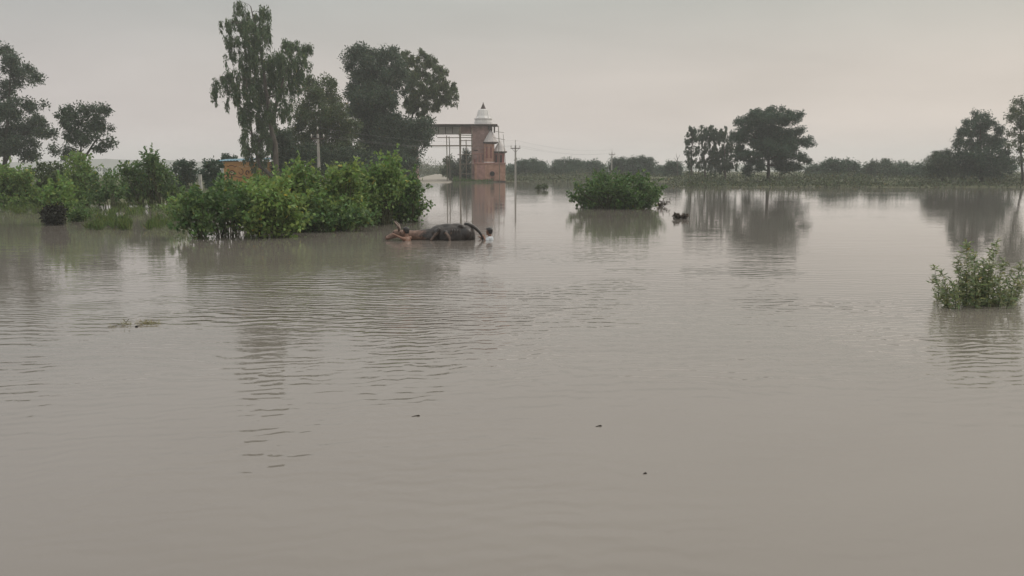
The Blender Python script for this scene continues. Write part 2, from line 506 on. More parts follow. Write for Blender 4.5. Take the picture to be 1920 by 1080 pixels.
def sheet(name, x0, x1, y0, y1, z, mat):
    mb = MB(); mb.add([(x0, y0, z), (x1, y0, z), (x1, y1, z), (x0, y1, z)], [(0, 1, 2, 3)])
    return tag(mb.build(name, mat), kind='structure')
sheet('water', -1500, 1500, -120, 1380, 0, water_mat())
soil = surf('mud_soil', (0.13, 0.105, 0.075), (0.22, 0.18, 0.135), 1.2, 0.9, 0.4)
grassy = surf('grassy_soil', (0.055, 0.07, 0.03), (0.12, 0.115, 0.06), 0.9, 0.95, 0.5)
sheet('ground', -1500, 1500, -120, 1380, -0.9, soil)

def land(name, poly, hmax, slope, mat, step, noise_amp=0.12):
    """low bank: height grows with distance from its shoreline polygon"""
    poly = np.array([(p.x, p.y) for p in poly])
    x0, y0 = poly.min(0) - 6; x1, y1 = poly.max(0) + 6
    nx, ny = int((x1 - x0) / step) + 2, int((y1 - y0) / step) + 2
    gx, gy = np.meshgrid(np.linspace(x0, x1, nx), np.linspace(y0, y1, ny))
    q = np.stack([gx.ravel(), gy.ravel()], 1)
    dist = np.full(len(q), 1e9); ins = np.zeros(len(q), bool)
    for i in range(len(poly)):
        a, b = poly[i], poly[(i + 1) % len(poly)]
        e = b - a; t = np.clip(((q - a) @ e) / (e @ e), 0, 1)
        dist = np.minimum(dist, np.linalg.norm(q - (a + t[:, None] * e), axis=1))
        cr1 = (a[1] > q[:, 1]) != (b[1] > q[:, 1])
        den = b[1] - a[1] if abs(b[1] - a[1]) > 1e-9 else 1e-9
        ins ^= cr1 & (q[:, 0] < (b[0] - a[0]) * (q[:, 1] - a[1]) / den + a[0])
    sd_ = np.where(ins, dist, -dist)
    nz = np.sin(q[:, 0] * 0.9 + np.sin(q[:, 1] * 0.31) * 2) * np.sin(q[:, 1] * 0.7 + np.sin(q[:, 0] * 0.23) * 2)
    z = np.clip(sd_ * slope, -0.88, hmax) + nz * noise_amp * np.clip((sd_ + 3) / 6, 0, 1) * 0.6
    V = np.stack([q[:, 0], q[:, 1], z], 1); fs = []
    zz = z.reshape(ny, nx)
    for j in range(ny - 1):
        for i in range(nx - 1):
            if max(zz[j, i], zz[j, i + 1], zz[j + 1, i], zz[j + 1, i + 1]) > -0.6:
                fs.append((j * nx + i, j * nx + i + 1, (j + 1) * nx + i + 1, (j + 1) * nx + i))
    me = bpy.data.meshes.new(name); me.from_pydata(V.tolist(), [], fs); me.update()
    me.polygons.foreach_set('use_smooth', [True] * len(me.polygons))
    return tag(link(name, me, mat), kind='structure')
land('left_bank', [G(-260, 386), G(-60, 388), G(60, 388), G(160, 384), G(330, 381), G(440, 370), G(560, 366), G(690, 358), G(755, 347), G(770, 338), G(640, 331), G(420, 331), G(200, 334), G(-260, 336)], 0.3, 0.06, grassy, 1.6)
land('far_bank', [G(790, 340.5), G(850, 341.5), G(950, 341.5), G(985, 338.5), G(1120, 338.5), G(1245, 341), G(1280, 350), G(1420, 351), G(1560, 350), G(1700, 351.5), G(1820, 351), G(2300, 353), G(2300, 324), G(1500, 324), G(1000, 326), G(800, 328)], 0.55, 0.05, grassy, 3.0, 0.2)

# far low hills on the left horizon
def hills():
    mb = MB(); rng = rg(); n = 150; xs = np.linspace(-1480, 1480, n)
    yb = 1050
    hgt = 5 + 6 * np.exp(-((xs + 560) / 230) ** 2) + 3 * np.exp(-((xs + 300) / 110) ** 2) + 1.2 * np.sin(xs * 0.021) + 0.9 * np.sin(xs * 0.067 + 1) + rng.uniform(0, 0.9, n)
    vs = []; fs = []
    for x, h in zip(xs, hgt): vs += [(x, yb, -0.5), (x, yb + 40, h), (x, yb + 160, h * 0.8), (x, yb + 250, -0.5)]
    for i in range(n - 1):
        for k in range(3): fs.append((i * 4 + k, (i + 1) * 4 + k, (i + 1) * 4 + k + 1, i * 4 + k + 1))
    mb.add(vs, fs)
    tag(mb.build('hills', surf('far_scrub', (0.05, 0.06, 0.035), (0.09, 0.10, 0.06), 0.02, 0.95, 0), None, True), kind='structure')
hills()

# road on its low embankment running up to the gateway
def road():
    ctr = [(G(792, 345.5), 3.0, -0.25), (G(800, 343), 3.4, 0.05), (G(812, 339), 3.6, 0.25), (G(836, 335.5), 4.0, 0.62), (G(846, 331), 4.0, 0.66)]
    vs = []; fs = []
    for p, h, z in ctr:
        for dx, dz in ((-h - 2.2, -0.7), (-h, 0), (h, 0), (h + 2.2, -0.7)): vs.append((p.x + dx, p.y, z + dz))
    for i in range(len(ctr) - 1):
        for k in range(3): a = i * 4 + k; fs.append((a, a + 1, a + 5, a + 4))
    mb = MB(); mb.add(vs, fs)
    tag(mb.build('road', surf('pale_road', (0.24, 0.215, 0.18), (0.36, 0.33, 0.28), 0.7, 0.9, 0.2)), kind='structure')
road()

# ================================================================== GATEWAY
brick = None
def brick_mat(name, c1, c2, mortar, sc):
    m, n, l, b = new_mat(name)
    t = n.new('ShaderNodeTexCoord'); mp = n.new('ShaderNodeMapping'); mp.inputs['Rotation'].default_value = (R(90), 0, 0)
    l.new(t.outputs['Object'], mp.inputs[0])
    bt = n.new('ShaderNodeTexBrick'); bt.inputs['Scale'].default_value = sc
    bt.inputs['Color1'].default_value = c1 + (1,); bt.inputs['Color2'].default_value = c2 + (1,); bt.inputs['Mortar'].default_value = mortar + (1,)
    bt.inputs['Mortar Size'].default_value = 0.03
    l.new(mp.outputs[0], bt.inputs['Vector'])
    no = n.new('ShaderNodeTexNoise'); no.inputs['Scale'].default_value = 0.9; no.inputs['Detail'].default_value = 6
    l.new(t.outputs['Object'], no.inputs['Vector'])
    mr = n.new('ShaderNodeMapRange'); mr.inputs['From Min'].default_value = 0.3; mr.inputs['From Max'].default_value = 0.7; mr.inputs['To Min'].default_value = 0.6; mr.inputs['To Max'].default_value = 1.3
    l.new(no.outputs['Fac'], mr.inputs['Value'])
    sc_ = n.new('ShaderNodeVectorMath'); sc_.operation = 'SCALE'
    l.new(bt.outputs['Color'], sc_.inputs[0]); l.new(mr.outputs[0], sc_.inputs['Scale']); l.new(sc_.outputs[0], b.inputs['Base Color'])
    b.inputs['Roughness'].default_value = 0.9
    return m
red_brick = brick_mat('raw_red_brick', (0.33, 0.195, 0.17), (0.24, 0.14, 0.125), (0.36, 0.29, 0.26), 2.0)
orange_plaster = surf('orange_plaster', (0.34, 0.185, 0.135), (0.52, 0.31, 0.23), 1.6, 0.9, 0.3)
pink_plaster = surf('pink_plaster', (0.29, 0.155, 0.135), (0.46, 0.265, 0.22), 1.5, 0.9, 0.2)
plum_plaster = surf('plum_plaster', (0.19, 0.08, 0.07), (0.27, 0.115, 0.10), 1.1, 0.9, 0.2)
white_plaster = surf('white_plaster', (0.70, 0.68, 0.66), (0.86, 0.84, 0.82), 1.5, 0.85, 0.15)
grey_conc = surf('grey_concrete', (0.27, 0.26, 0.235), (0.42, 0.40, 0.365), 1.2, 0.9, 0.3)
dark_conc = surf('stained_concrete', (0.055, 0.045, 0.04), (0.12, 0.10, 0.085), 1.6, 0.9, 0.3)
dark_m = surf('dark_opening', (0.012, 0.010, 0.009), (0.025, 0.02, 0.018), 3, 0.9, 0)  # near black: paints the shade inside openings; also eyes, nostrils and seed pod
bamboo = surf('bamboo', (0.12, 0.10, 0.075), (0.22, 0.19, 0.14), 5, 0.8, 0.1)

GD = 138.0
def gateway():
    d = GD
    gz = 0.35
    g = empty('temple_gateway', (X(905, d), d, gz), 0, 'unfinished red brick temple gateway with white spire and long concrete beam', 'gateway')
    x = lambda p: X(p, d)
    z = lambda p: Z(p, d)
    def bx(name, mat, p0, p1, q0, q1, y0, y1, top=None, parent=g, bevel=0.03):
        m = MB(); m.box(x(p0), x(p1), d + y0, d + y1, z(q1), z(q0), top)
        return m.build(name, mat, parent, bevel=bevel)
    # main pier: straight below, corbelled shoulder above
    pier = bx('pier', red_brick, 884, 917, 236, 346, 0, 3.4)
    bx('corbel', red_brick, 886.5, 922, 237, 262, 0.4, 3.2)
    for pa, pb in ((894.5, 897), (900.5, 903)):
        bx('pilaster', pink_plaster, pa, pb, 290, 330, -0.14, 0.05, parent=pier)
    bx('string_course', pink_plaster, 883.2, 917.6, 287.5, 289.3, -0.10, 1.0, parent=pier)
    for ps, qa, qb in ((888.5, 298, 306), (888.5, 312, 320), (906, 312, 321)):
        bx('niche_shade', plum_plaster, ps, ps + 3.2, qa, qb, -0.025 if ps < 890 else -1.93, 0.3 if ps < 890 else -1.7, parent=pier, bevel=0)  # plates proud of the wall; recess shade is put into their plum colour
    bx('slot_shade', dark_m, 889, 896, 281.5, 283, -0.02, 0.3, parent=pier, bevel=0)  # flat dark strip painted as the shade of a slot, nothing is cut
    # top slab that runs on as the beam over the road
    bx('roof_slab', dark_conc, 770, 933, 233, 235.6, -0.9, 4.2)
    bm1 = bx('beam', grey_conc, 770, 863.5, 237.2, 251, 0.5, 2.8)
    bx('beam_end', red_brick, 863.8, 883.7, 236.4, 250, 0.4, 2.9)
    for p in range(822, 862, 13):
        bx('panel_rib', dark_conc, p, p + 1.3, 237.6, 250.4, 0.42, 0.55, parent=bm1, bevel=0)
    for pa, pb, qb in ((921, 923.5, 246), (925.8, 928.6, 249), (915.5, 918, 243)):
        bx('hanging_bracket', dark_conc, pa, pb, 235.8, qb, -0.5, 0.3, top=None)
    # second pier, behind the trees
    bx('pier', red_brick, 748, 781, 236, 346, 0, 3.4)
    # white spire on the slab
    cxx, cyy = x(906), d + 1.6
    s_ = d / F
    m = MB(); m.lathe((cxx, cyy, z(233)), [(16.8 * s_, 0), (16.8 * s_, 5.5 * s_), (15.8 * s_, 6 * s_), (15.8 * s_, 9.5 * s_), (17.2 * s_, 10.2 * s_), (17.2 * s_, 11.3 * s_), (13.5 * s_, 11.6 * s_)], 24)
    m.build('drum', white_plaster, g)
    m = MB(); m.lathe((cxx, cyy, z(221.4)), [(13 * s_, 0), (12.6 * s_, 1.5 * s_), (10.9 * s_, 5 * s_), (10.2 * s_, 9 * s_), (9.2 * s_, 13 * s_), (8.4 * s_, 16 * s_), (5.6 * s_, 17.2 * s_)], 16)
    sp = m.build('spire', white_plaster, g)
    for k in range(8):
        a = k * math.pi / 4 + 0.2
        mm_ = MB(); mm_.tube([(cxx + math.cos(a) * r_ * s_, cyy + math.sin(a) * r_ * s_, z(221.4) + h_ * s_) for r_, h_ in ((12.9, 0.6), (11.1, 5), (10.3, 9), (9.2, 13), (8.4, 16))], 0.10, 5)
        mm_.build('rib', white_plaster, sp)
    m = MB(); m.lathe((cxx, cyy, z(204.3)), [(5.4 * s_, 0), (4.6 * s_, 2.2 * s_), (3.0 * s_, 6 * s_), (1.6 * s_, 9.3 * s_), (0.7 * s_, 11.5 * s_), (0.25 * s_, 14 * s_)], 14)
    m.build('finial', surf('dark_copper', (0.05, 0.032, 0.028), (0.09, 0.06, 0.05), 4, 0.6, 0), g)
    # side turrets stepping down to the right, in front of the pier
    def octo(name, mat, pc, yc, prof, parent=g):
        """eight sided, profile = [(radius px, row)]"""
        q = MB(); n8 = 8; vs = []; fs = []
        for r_, row in prof:
            for k in range(n8):
                a = (k + 0.5) * math.pi / 4; vs.append((x(pc) + r_ * s_ * 1.05 * math.cos(a), d + yc + r_ * s_ * 1.05 * math.sin(a), z(row)))
        for i in range(len(prof) - 1):
            for k in range(n8): a0 = i * n8 + k; a1 = i * n8 + (k + 1) % n8; fs.append((a0, a1, a1 + n8, a0 + n8))
        fs.append(tuple(range(n8 - 1, -1, -1))); e = (len(prof) - 1) * n8; fs.append(tuple(range(e, e + n8)))
        q.add(vs, fs); return q.build(name, mat, parent)
    roof_plaster = surf('roof_plaster', (0.50, 0.46, 0.44), (0.66, 0.62, 0.60), 1.8, 0.85, 0.2)
    t1 = octo('turret', orange_plaster, 917.5, 0.0, [(9.8, 306), (9.8, 268)])
    octo('turret_cornice', dark_conc, 920, 0.0, [(10.2, 270.0), (14.2, 268.0), (14.2, 266.3)], t1)
    octo('turret_roof', roof_plaster, 920.5, 0.0, [(13.6, 266.2), (10.2, 260), (6.4, 252.5), (3.0, 247.5), (1.0, 243.5)])
    for pa, pb in ((911.5, 914.5), (919.5, 922.5)):
        bx('niche_shade', plum_plaster, pa, pb, 275, 297, -1.02, -0.75, parent=t1, bevel=0)  # plum plates on the turret face, coloured as shaded recesses
    octo('turret_sill', white_plaster, 917.5, 0.0, [(10.3, 305.2), (10.6, 304.4), (10.3, 303.6)], t1)
    t2 = octo('side_turret', plum_plaster, 936.2, 0.2, [(10.0, 313), (10.0, 285.6)])
    octo('turret_cornice', dark_conc, 937.5, 0.2, [(10.4, 287.4), (13.6, 285.6), (13.6, 283.9)], t2)
    octo('turret_roof', roof_plaster, 937.5, 0.2, [(13.0, 283.8), (9.6, 278), (6.0, 271.5), (2.8, 267), (0.9, 264)])
    for pa, pb in ((929.5, 932), (938, 941)):
        bx('niche_shade', dark_m, pa, pb, 291, 306, -0.80, -0.55, parent=t2, bevel=0)  # near black plates on the turret face, coloured as shaded recesses
    bs = bx('base_block', orange_plaster, 890.5, 947.2, 306.2, 346, -1.9, 2.3)
    bx('base_cornice', pink_plaster, 889.4, 948.4, 304.9, 307.4, -2.08, 2.45, parent=bs)
    bx('plinth', dark_conc, 889.6, 948.2, 338.6, 346.5, -2.12, 2.5, parent=bs)
    bx('base_panel', pink_plaster, 895, 910, 309, 335, -1.98, -1.86, parent=bs, bevel=0)
    bx('base_panel', orange_plaster, 932, 944, 315, 337, -1.98, -1.86, parent=bs, bevel=0)
    m = MB(); m.lathe((0, 0, 0), [(4.4 * s_, 0), (4.4 * s_, 0.12)], 20)
    ho = m.build('opening_shade', dark_m, None); ho.parent = bs  # dark disc on the solid block; its colour stands in for shade inside the hole
    ho.location = (x(923.5), d - 1.98, z(325.5)); ho.rotation_euler = (R(90), 0, 0)
    m = MB(); m.tube([(x(923.5) + math.cos(a * math.pi / 10) * 4.7 * s_, d - 2.02, z(325.5) + math.sin(a * math.pi / 10) * 4.7 * s_) for a in range(21)], 0.08, 5)
    m.build('opening_rim', pink_plaster, bs)
    bx('plum_patch', plum_plaster, 921, 927, 332.5, 344, -2.0, -1.87, parent=bs, bevel=0)  # plum coloured patch on the block front, below the round disc
    return g
gateway()

def scaffold():
    d = GD - 2.2
    s = empty('bamboo_scaffold', (X(862, d), d, 0.3), 0, 'thin bamboo scaffolding against the left side of the brick gateway', 'scaffold')
    def pole(name, a, b, r): m = MB(); rng = rg(); m.tube(wob(a, b, 4, 0.006, rng), r, 6); m.build(name, bamboo, s)
    for px, y0, dd in ((862, 238, 0), (884.5, 240, 0), (863, 240, 1.9), (837.5, 254, 0.9), (874, 262, 1.0), (842, 256, 2.2)):
        pole('standard', (X(px, d), d + dd, -0.4 if px > 850 else 0.2), P(px, y0, d + dd), 0.13 if px == 862 else 0.085)
    for y, p0, p1 in ((258, 820, 886), (273, 795, 887), (290, 858, 887), (308, 860, 887), (326, 860, 887), (264, 861, 886), (253, 860, 887)):
        pole('ledger', P(p0, y, d - 0.12), P(p1, y + rg().uniform(-0.8, 0.8), d - 0.12), 0.075 if y != 273 else 0.12)
    for y in (258, 273, 290, 308):
        pole('transom', P(862, y, d - 0.2), P(862, y, d + 2.1), 0.06)
    pole('brace', P(862, 326, d - 0.25), P(884, 292, d - 0.25), 0.05)
    # standing poles right of the spire
    d2 = GD - 2.6
    s2 = empty('bamboo_scaffold', (X(934, d2), d2, 0.3), 0, 'leaning bamboo poles above the white turret roofs right of the spire', 'scaffold')
    def pole2(name, a, b, r): m = MB(); m.tube(wob(a, b, 4, 0.01, rg()), r, 6); m.build(name, bamboo, s2)
    pole2('standard', P(937, 345, d2), P(934.5, 236, d2), 0.07)
    pole2('standard', P(950.5, 345, d2), P(943.5, 252, d2), 0.04)
    pole2('ledger', P(925, 258, d2 - 0.1), P(947, 262, d2 - 0.1), 0.04)
    pole2('ledger', P(928, 246, d2 - 0.1), P(945, 249, d2 - 0.1), 0.035)
scaffold()

# ================================================================== POLES AND WIRES
pole_conc = surf('pole_concrete', (0.30, 0.28, 0.25), (0.44, 0.42, 0.38), 3, 0.85, 0.1)
iron = surf('rusty_iron', (0.07, 0.055, 0.045), (0.13, 0.11, 0.09), 6, 0.7, 0.1)
porcelain = surf('porcelain', (0.5, 0.48, 0.44), (0.62, 0.60, 0.56), 4, 0.3, 0)
def power_pole(px, ytop, d, label):
    r = empty('power_pole', (X(px, d), d, 0), 0, label, 'power pole', 'power poles crossing the flood')
    x, zt = X(px, d), Z(ytop, d)
    m = MB(); m.box(x - 0.15, x + 0.15, d - 0.11, d + 0.11, -0.9, zt - 0.55, (0.6, 0.6)); m.build('post', pole_conc, r, bevel=0.015)
    ins = []
    m = MB(); m.box(x - 0.62, x + 0.62, d - 0.16, d - 0.105, zt - 1.0, zt - 0.9); m.build('cross_arm', iron, r)
    m = MB(); m.tube([(x, d, zt - 0.6), (x, d, zt - 0.2)], 0.03, 6); m.build('top_pin', iron, r)
    for dx, zz in ((-0.56, zt - 0.9), (0.56, zt - 0.9), (0, zt - 0.22)):
        yy = d - 0.13 if dx else d
        m = MB(); m.lathe((x + dx, yy, zz), [(0.025, 0), (0.03, 0.12), (0.075, 0.13), (0.085, 0.2), (0.05, 0.24), (0.06, 0.3), (0.03, 0.34)], 10)
        m.build('insulator', porcelain, r, True); ins.append(Vector((x + dx, yy, zz + 0.3)))
    m = MB()
    for sx in (-1, 1): m.tube([(x + sx * 0.5, d - 0.17, zt - 0.92), (x + sx * 0.06, d - 0.14, zt - 1.4)], 0.02, 5)
    m.build('strut', iron, r)
    return ins
pins = [power_pole(598, 240, 75, 'grey concrete power pole in front of the tall dark trees'),
        power_pole(966.5, 264, 104, 'power pole standing in water right of the brick gateway'),
        power_pole(1147, 281, 165, 'small distant power pole seen above the round leafy bush'),
        ]
wire_m = surf('aluminium_wire', (0.16, 0.16, 0.16), (0.22, 0.22, 0.22), 4, 0.5, 0)
for i, (na, nb) in enumerate((('between the pole by the trees and the pole by the gateway', 0), ('between the pole by the gateway and the distant pole', 1))):
    for k in range(3):
        a, b = pins[i][k], pins[i + 1][k]
        pts = [a.lerp(b, t / 20) - Vector((0, 0, 0.7 * 4 * (t / 20) * (1 - t / 20))) for t in range(21)]
        m = MB(); m.tube(pts, 0.006, 4)
        tag(m.build('power_line', wire_m), ('left', 'right', 'topmost')[k] + ' sagging wire ' + na, 'power line', 'wires on the power poles')

# ================================================================== HUT
def hut():
    d = 86.0
    h = empty('painted_hut', (X(445, d), d, 0.2), 0, 'small orange hut with painted scrollwork and blue sheet roof behind the shrubs', 'hut')
    x0, x1 = X(419, d), X(507, d); zt = Z(303, d)
    wall_m = surf('orange_paint', (0.46, 0.225, 0.075), (0.58, 0.32, 0.125), 2.0, 0.8, 0.15)
    m = MB(); m.box(x0, x1, d, d + 2.6, -0.5, zt); m.build('wall', wall_m, h, bevel=0.02)
    m = MB()
    zr = Z(302.5, d); xa, xb = X(404, d), X(516, d); n = 40
    vs = []; fs = []
    for i in range(n + 1):
        xx = xa + (xb - xa) * i / n; dz = 0.03 * (1 if i % 2 else -1) + 0.0055 * i
        vs += [(xx, d - 0.2, zr + dz), (xx, d + 3.0, zr + 0.22 + dz), (xx, d - 0.2, zr + dz + 0.02), (xx, d + 3.0, zr + 0.24 + dz)]
    for i in range(n):
        a = i * 4; b = a + 4
        fs += [(a, a + 1, b + 1, b), (a + 2, b + 2, b + 3, a + 3), (a, b, b + 2, a + 2), (a + 1, a + 3, b + 3, b + 1)]
    m.add(vs, fs); m.build('roof', surf('blue_sheet', (0.10, 0.24, 0.32), (0.16, 0.33, 0.42), 2, 0.5, 0.05), h)
    ink = surf('brown_paint', (0.10, 0.035, 0.02), (0.15, 0.06, 0.03), 5, 0.8, 0)
    cream = surf('cream_paint', (0.55, 0.40, 0.25), (0.62, 0.48, 0.32), 5, 0.8, 0)
    def curl(name, pts, r, mt):
        q = MB(); q.tube([(P(a, b, d).x, d - 0.012, P(a, b, d).z) for a, b in pts], r, 5); q.build(name, mt, h)
    def arc(cx_, cy_, rx, ry, a0, a1, n=12): return [(cx_ + rx * math.cos(R(a0 + (a1 - a0) * i / n)), cy_ + ry * math.sin(R(a0 + (a1 - a0) * i / n))) for i in range(n + 1)]
    curl('scroll', arc(435, 324, 5, 4, 0, 360), 0.06, ink)
    curl('scroll', arc(435, 324, 3, 2, 0, 360), 0.04, cream)
    curl('scroll', [(425, 311)] + arc(434, 314, 6, 4, 200, 350) + [(444, 311)], 0.035, ink)
    curl('scroll', arc(452, 322, 4, 5, -90, 180), 0.04, ink)
    curl('scroll', arc(464, 324, 3, 4, 90, 380), 0.06, ink)
    curl('scroll', [(424, 331), (432, 333), (440, 330), (450, 333), (460, 331), (468, 334)], 0.035, ink)
    curl('scroll', [(448, 312), (454, 314), (460, 311), (466, 313)], 0.035, cream)
    curl('scroll', arc(472, 316, 3, 5, 0, 300), 0.04, cream)
hut()
# whitewashed posts
def post(px, y0, y1, d, wpx, label):
    m = MB(); x = X(px, d); wv = wpx * d / F / 2
    m.box(x - wv, x + wv, d - wv, d + wv, -0.6, Z(y0, d) - 0.03, (0.92, 0.92)); m.box(x - wv * 1.1, x + wv * 1.1, d - wv * 1.1, d + wv * 1.1, Z(y0, d) - 0.028, Z(y0, d))
    tag(m.build('marker_post', surf('weathered_whitewash', (0.30, 0.30, 0.27), (0.50, 0.49, 0.45), 4, 0.9, 0.2), bevel=0.01), label, 'post')
post(374, 327, 352, 58, 5.5, 'whitewashed concrete post left of the orange hut')
post(213, 399, 412, 40, 3, 'pale stub post standing in flooded grass')
post(198, 400, 408, 43, 3, 'shorter pale stub post left of another in flooded grass')

# ================================================================== TREES
euc = leaf_mat('eucalyptus_leaf', (0.088, 0.142, 0.07), 0.3)
dark = leaf_mat('dark_leaf', (0.058, 0.096, 0.06), 0.3)
mid = leaf_mat('mid_leaf', (0.072, 0.112, 0.045), 0.3)
olive = leaf_mat('olive_leaf', (0.088, 0.128, 0.058), 0.3)
cool = leaf_mat('cool_leaf', (0.048, 0.095, 0.06), 0.3)
bright = leaf_mat('bright_leaf', (0.205, 0.31, 0.098), 0.4)
fresh = leaf_mat('fresh_leaf', (0.18, 0.285, 0.095), 0.4)
deep = leaf_mat('deep_leaf', (0.112, 0.195, 0.072), 0.35)

tree('eucalyptus_tree', 'tallest slender tree with drooping foliage, reaching the top of the picture', 'tree', 80,
     [[(523, 352), (514, 270), (503, 200), (494, 130), (482, 60), (470, 12)], [(521, 338), (488, 312), (474, 270), (466, 200), (462, 150)], [(508, 230), (528, 160), (548, 100)]],
     [(448, 4, 10, 9), (492, 20, 14, 12), (459, 38, 24, 17), (427, 42, 13, 13), (475, 65, 27, 33), (433, 72, 13, 12), (432, 97, 8, 9), (472, 107, 21, 24), (501, 50, 7, 24),
      (550, 82, 26, 12), (540, 105, 30, 17), (571, 85, 11, 11), (553, 130, 16, 22), (579, 118, 4, 6), (514, 123, 23, 22), (446, 133, 30, 9), (409, 150, 11, 9), (401, 172, 3.5, 14, 1.3),
      (427, 150, 13, 16, 0.8), (443, 158, 9, 25), (475, 150, 23, 28), (514, 148, 20, 24), (466, 178, 18, 24), (495, 190, 13, 38), (527, 180, 7, 28), (548, 160, 12, 22, 0.7), (459, 210, 16, 20),
      (492, 222, 16, 28), (514, 212, 9, 20), (456, 246, 6, 27, 0.9), (462, 280, 7, 20), (492, 262, 18, 24, 0.8), (508, 250, 7, 33), (540, 205, 10, 20, 0.6), (485, 300, 16, 18, 0.8), (424, 182, 3, 10, 0.8)],
     (0.30, 0.085), euc, pale_bark, cover=2.0, droop=0.95, sub=0.34, r0=0.30)
tree('leafy_tree', 'shorter olive green tree between the drooping eucalyptus and the broad dark tree', 'tree', 93,
     [[(598, 352), (600, 280), (598, 200)], [(599, 320), (636, 285), (630, 230)]],
     [(580, 158, 14, 12), (609, 160, 20, 14), (585, 182, 26, 18), (617, 188, 24, 17), (597, 215, 33, 20), (635, 222, 26, 20), (568, 215, 18, 22), (585, 245, 30, 20), (622, 252, 34, 22), (655, 245, 20, 20), (645, 282, 34, 20), (590, 280, 30, 22), (560, 255, 20, 20)],
     (0.30, 0.14), olive, bark, cover=2.2, sub=0.5, r0=0.26)
tree('broad_tree', 'massive dark tree with dense billowing crown, left of the gateway beam', 'tree', 104,
     [[(720, 352), (716, 290), (708, 210), (705, 140)], [(728, 340), (745, 270), (755, 220)]],
     [(665, 98, 15, 9), (655, 117, 11, 13), (700, 104, 34, 14), (725, 100, 14, 10), (710, 130, 44, 24), (667, 152, 17, 20), (720, 157, 44, 28), (660, 180, 13, 14), (700, 182, 40, 24), (685, 205, 30, 16), (720, 210, 35, 24),
      (715, 240, 40, 26), (730, 270, 44, 26), (760, 245, 38, 20), (787, 240, 22, 22), (790, 262, 16, 12), (760, 285, 28, 24), (700, 285, 34, 22), (690, 250, 25, 25)],
     (0.32, 0.16), dark, bark, cover=2.9, sub=0.6, r0=0.42)
tree('airy_tree', 'tree with loose open crown leaning right above the gateway beam', 'tree', 112,
     [[(748, 352), (758, 280), (775, 210), (790, 150)], [(775, 210), (805, 180), (828, 155)]],
     [(767, 107, 20, 13), (792, 101, 15, 10), (806, 115, 17, 15), (825, 127, 13, 14), (785, 133, 23, 22), (822, 152, 20, 17), (850, 165, 11, 11), (800, 168, 26, 19), (840, 184, 12, 14, 0.9), (785, 192, 20, 17), (812, 190, 14, 10), (793, 216, 10, 13), (856, 182, 4, 10, 0.8), (768, 150, 16, 22), (770, 185, 16, 20), (828, 172, 14, 14)],
     (0.32, 0.13), olive, bark, cover=2.3, sub=0.62, r0=0.26, droop=0.6)
tree('spreading_tree', 'large tree cut by the left picture edge with spreading right branches', 'tree', 95,
     [[(8, 355), (10, 290), (14, 220), (18, 150)], [(10, 300), (40, 255), (66, 235)]],
     [(11, 98, 17, 11), (22, 124, 24, 17), (56, 130, 7, 9), (72, 146, 9, 8), (40, 148, 20, 11), (13, 168, 17, 14), (22, 206, 33, 18), (63, 199, 18, 10), (74, 233, 21, 12), (45, 238, 34, 22), (86, 251, 13, 9), (37, 272, 30, 18), (10, 262, 25, 22), (60, 292, 20, 8),
      (-28, 140, 22, 22), (-35, 205, 30, 28), (-25, 255, 30, 22), (-45, 175, 20, 20)],
     (0.30, 0.15), dark, bark, cover=2.4, sub=0.5, r0=0.32)
tree('small_tree', 'small round headed tree right of the big tree at the left edge', 'tree', 84,
     [[(150, 358), (150, 300), (153, 240)], [(150, 310), (175, 270), (192, 250)]],
     [(159, 206, 33, 11), (196, 207, 11, 9), (122, 220, 13, 14), (155, 230, 36, 16), (185, 238, 21, 12), (205, 264, 13, 8), (140, 262, 21, 16), (190, 276, 11, 8), (130, 288, 20, 10), (102, 282, 9, 6), (165, 255, 18, 12, 0.7)],
     (0.26, 0.13), dark, bark, cover=2.1, sub=0.42, r0=0.2)
# dark growth under the trees
tree('dark_sapling', 'dark dense sapling at the foot of the eucalyptus', 'tree', 84, [[(532, 352), (534, 290), (535, 260)]],
     [(530, 268, 18, 22), (545, 295, 26, 24), (525, 315, 18, 22), (560, 318, 22, 20), (575, 290, 20, 20)], (0.26, 0.14), dark, bark, cover=2.8, sub=0.45, r0=0.12)
tree('dark_sapling', 'dark bushy sapling behind the power pole at the foot of the trees', 'tree', 88, [[(622, 350), (622, 300), (622, 280)]],
     [(606, 300, 24, 22), (632, 302, 26, 24), (660, 305, 24, 24), (690, 308, 24, 22), (640, 325, 34, 14)], (0.26, 0.14), dark, bark, cover=2.6, sub=0.45, r0=0.12)
tree('dark_sapling', 'dark bushy sapling below the broad tree beside the pale road', 'tree', 98, [[(742, 350), (745, 300), (745, 290)]],
     [(738, 305, 28, 22), (768, 308, 18, 16), (715, 318, 26, 18), (752, 325, 28, 12)], (0.26, 0.14), dark, bark, cover=2.6, sub=0.45, r0=0.12)

tree('dark_bush', 'dark bush behind the scaffold poles left of the brick pier', 'bush', 141, [[(872, 340), (872, 315), (873, 300)]],
     [(876, 292, 9, 10), (868, 305, 13, 9), (876, 318, 14, 14), (862, 325, 14, 12), (848, 318, 9, 12, 0.7)], (0.34, 0.17), dark, bark, cover=2.2, sub=0.45, r0=0.1, ground=0.2)
tree('dark_bush', 'greyish bush under the gateway beam left of the scaffold', 'bush', 146, [[(842, 338), (842, 315), (842, 305)]],
     [(842, 302, 8, 8), (838, 316, 11, 10), (850, 325, 12, 10)], (0.34, 0.17), mid, bark, cover=2.0, sub=0.45, r0=0.1, ground=0.2)
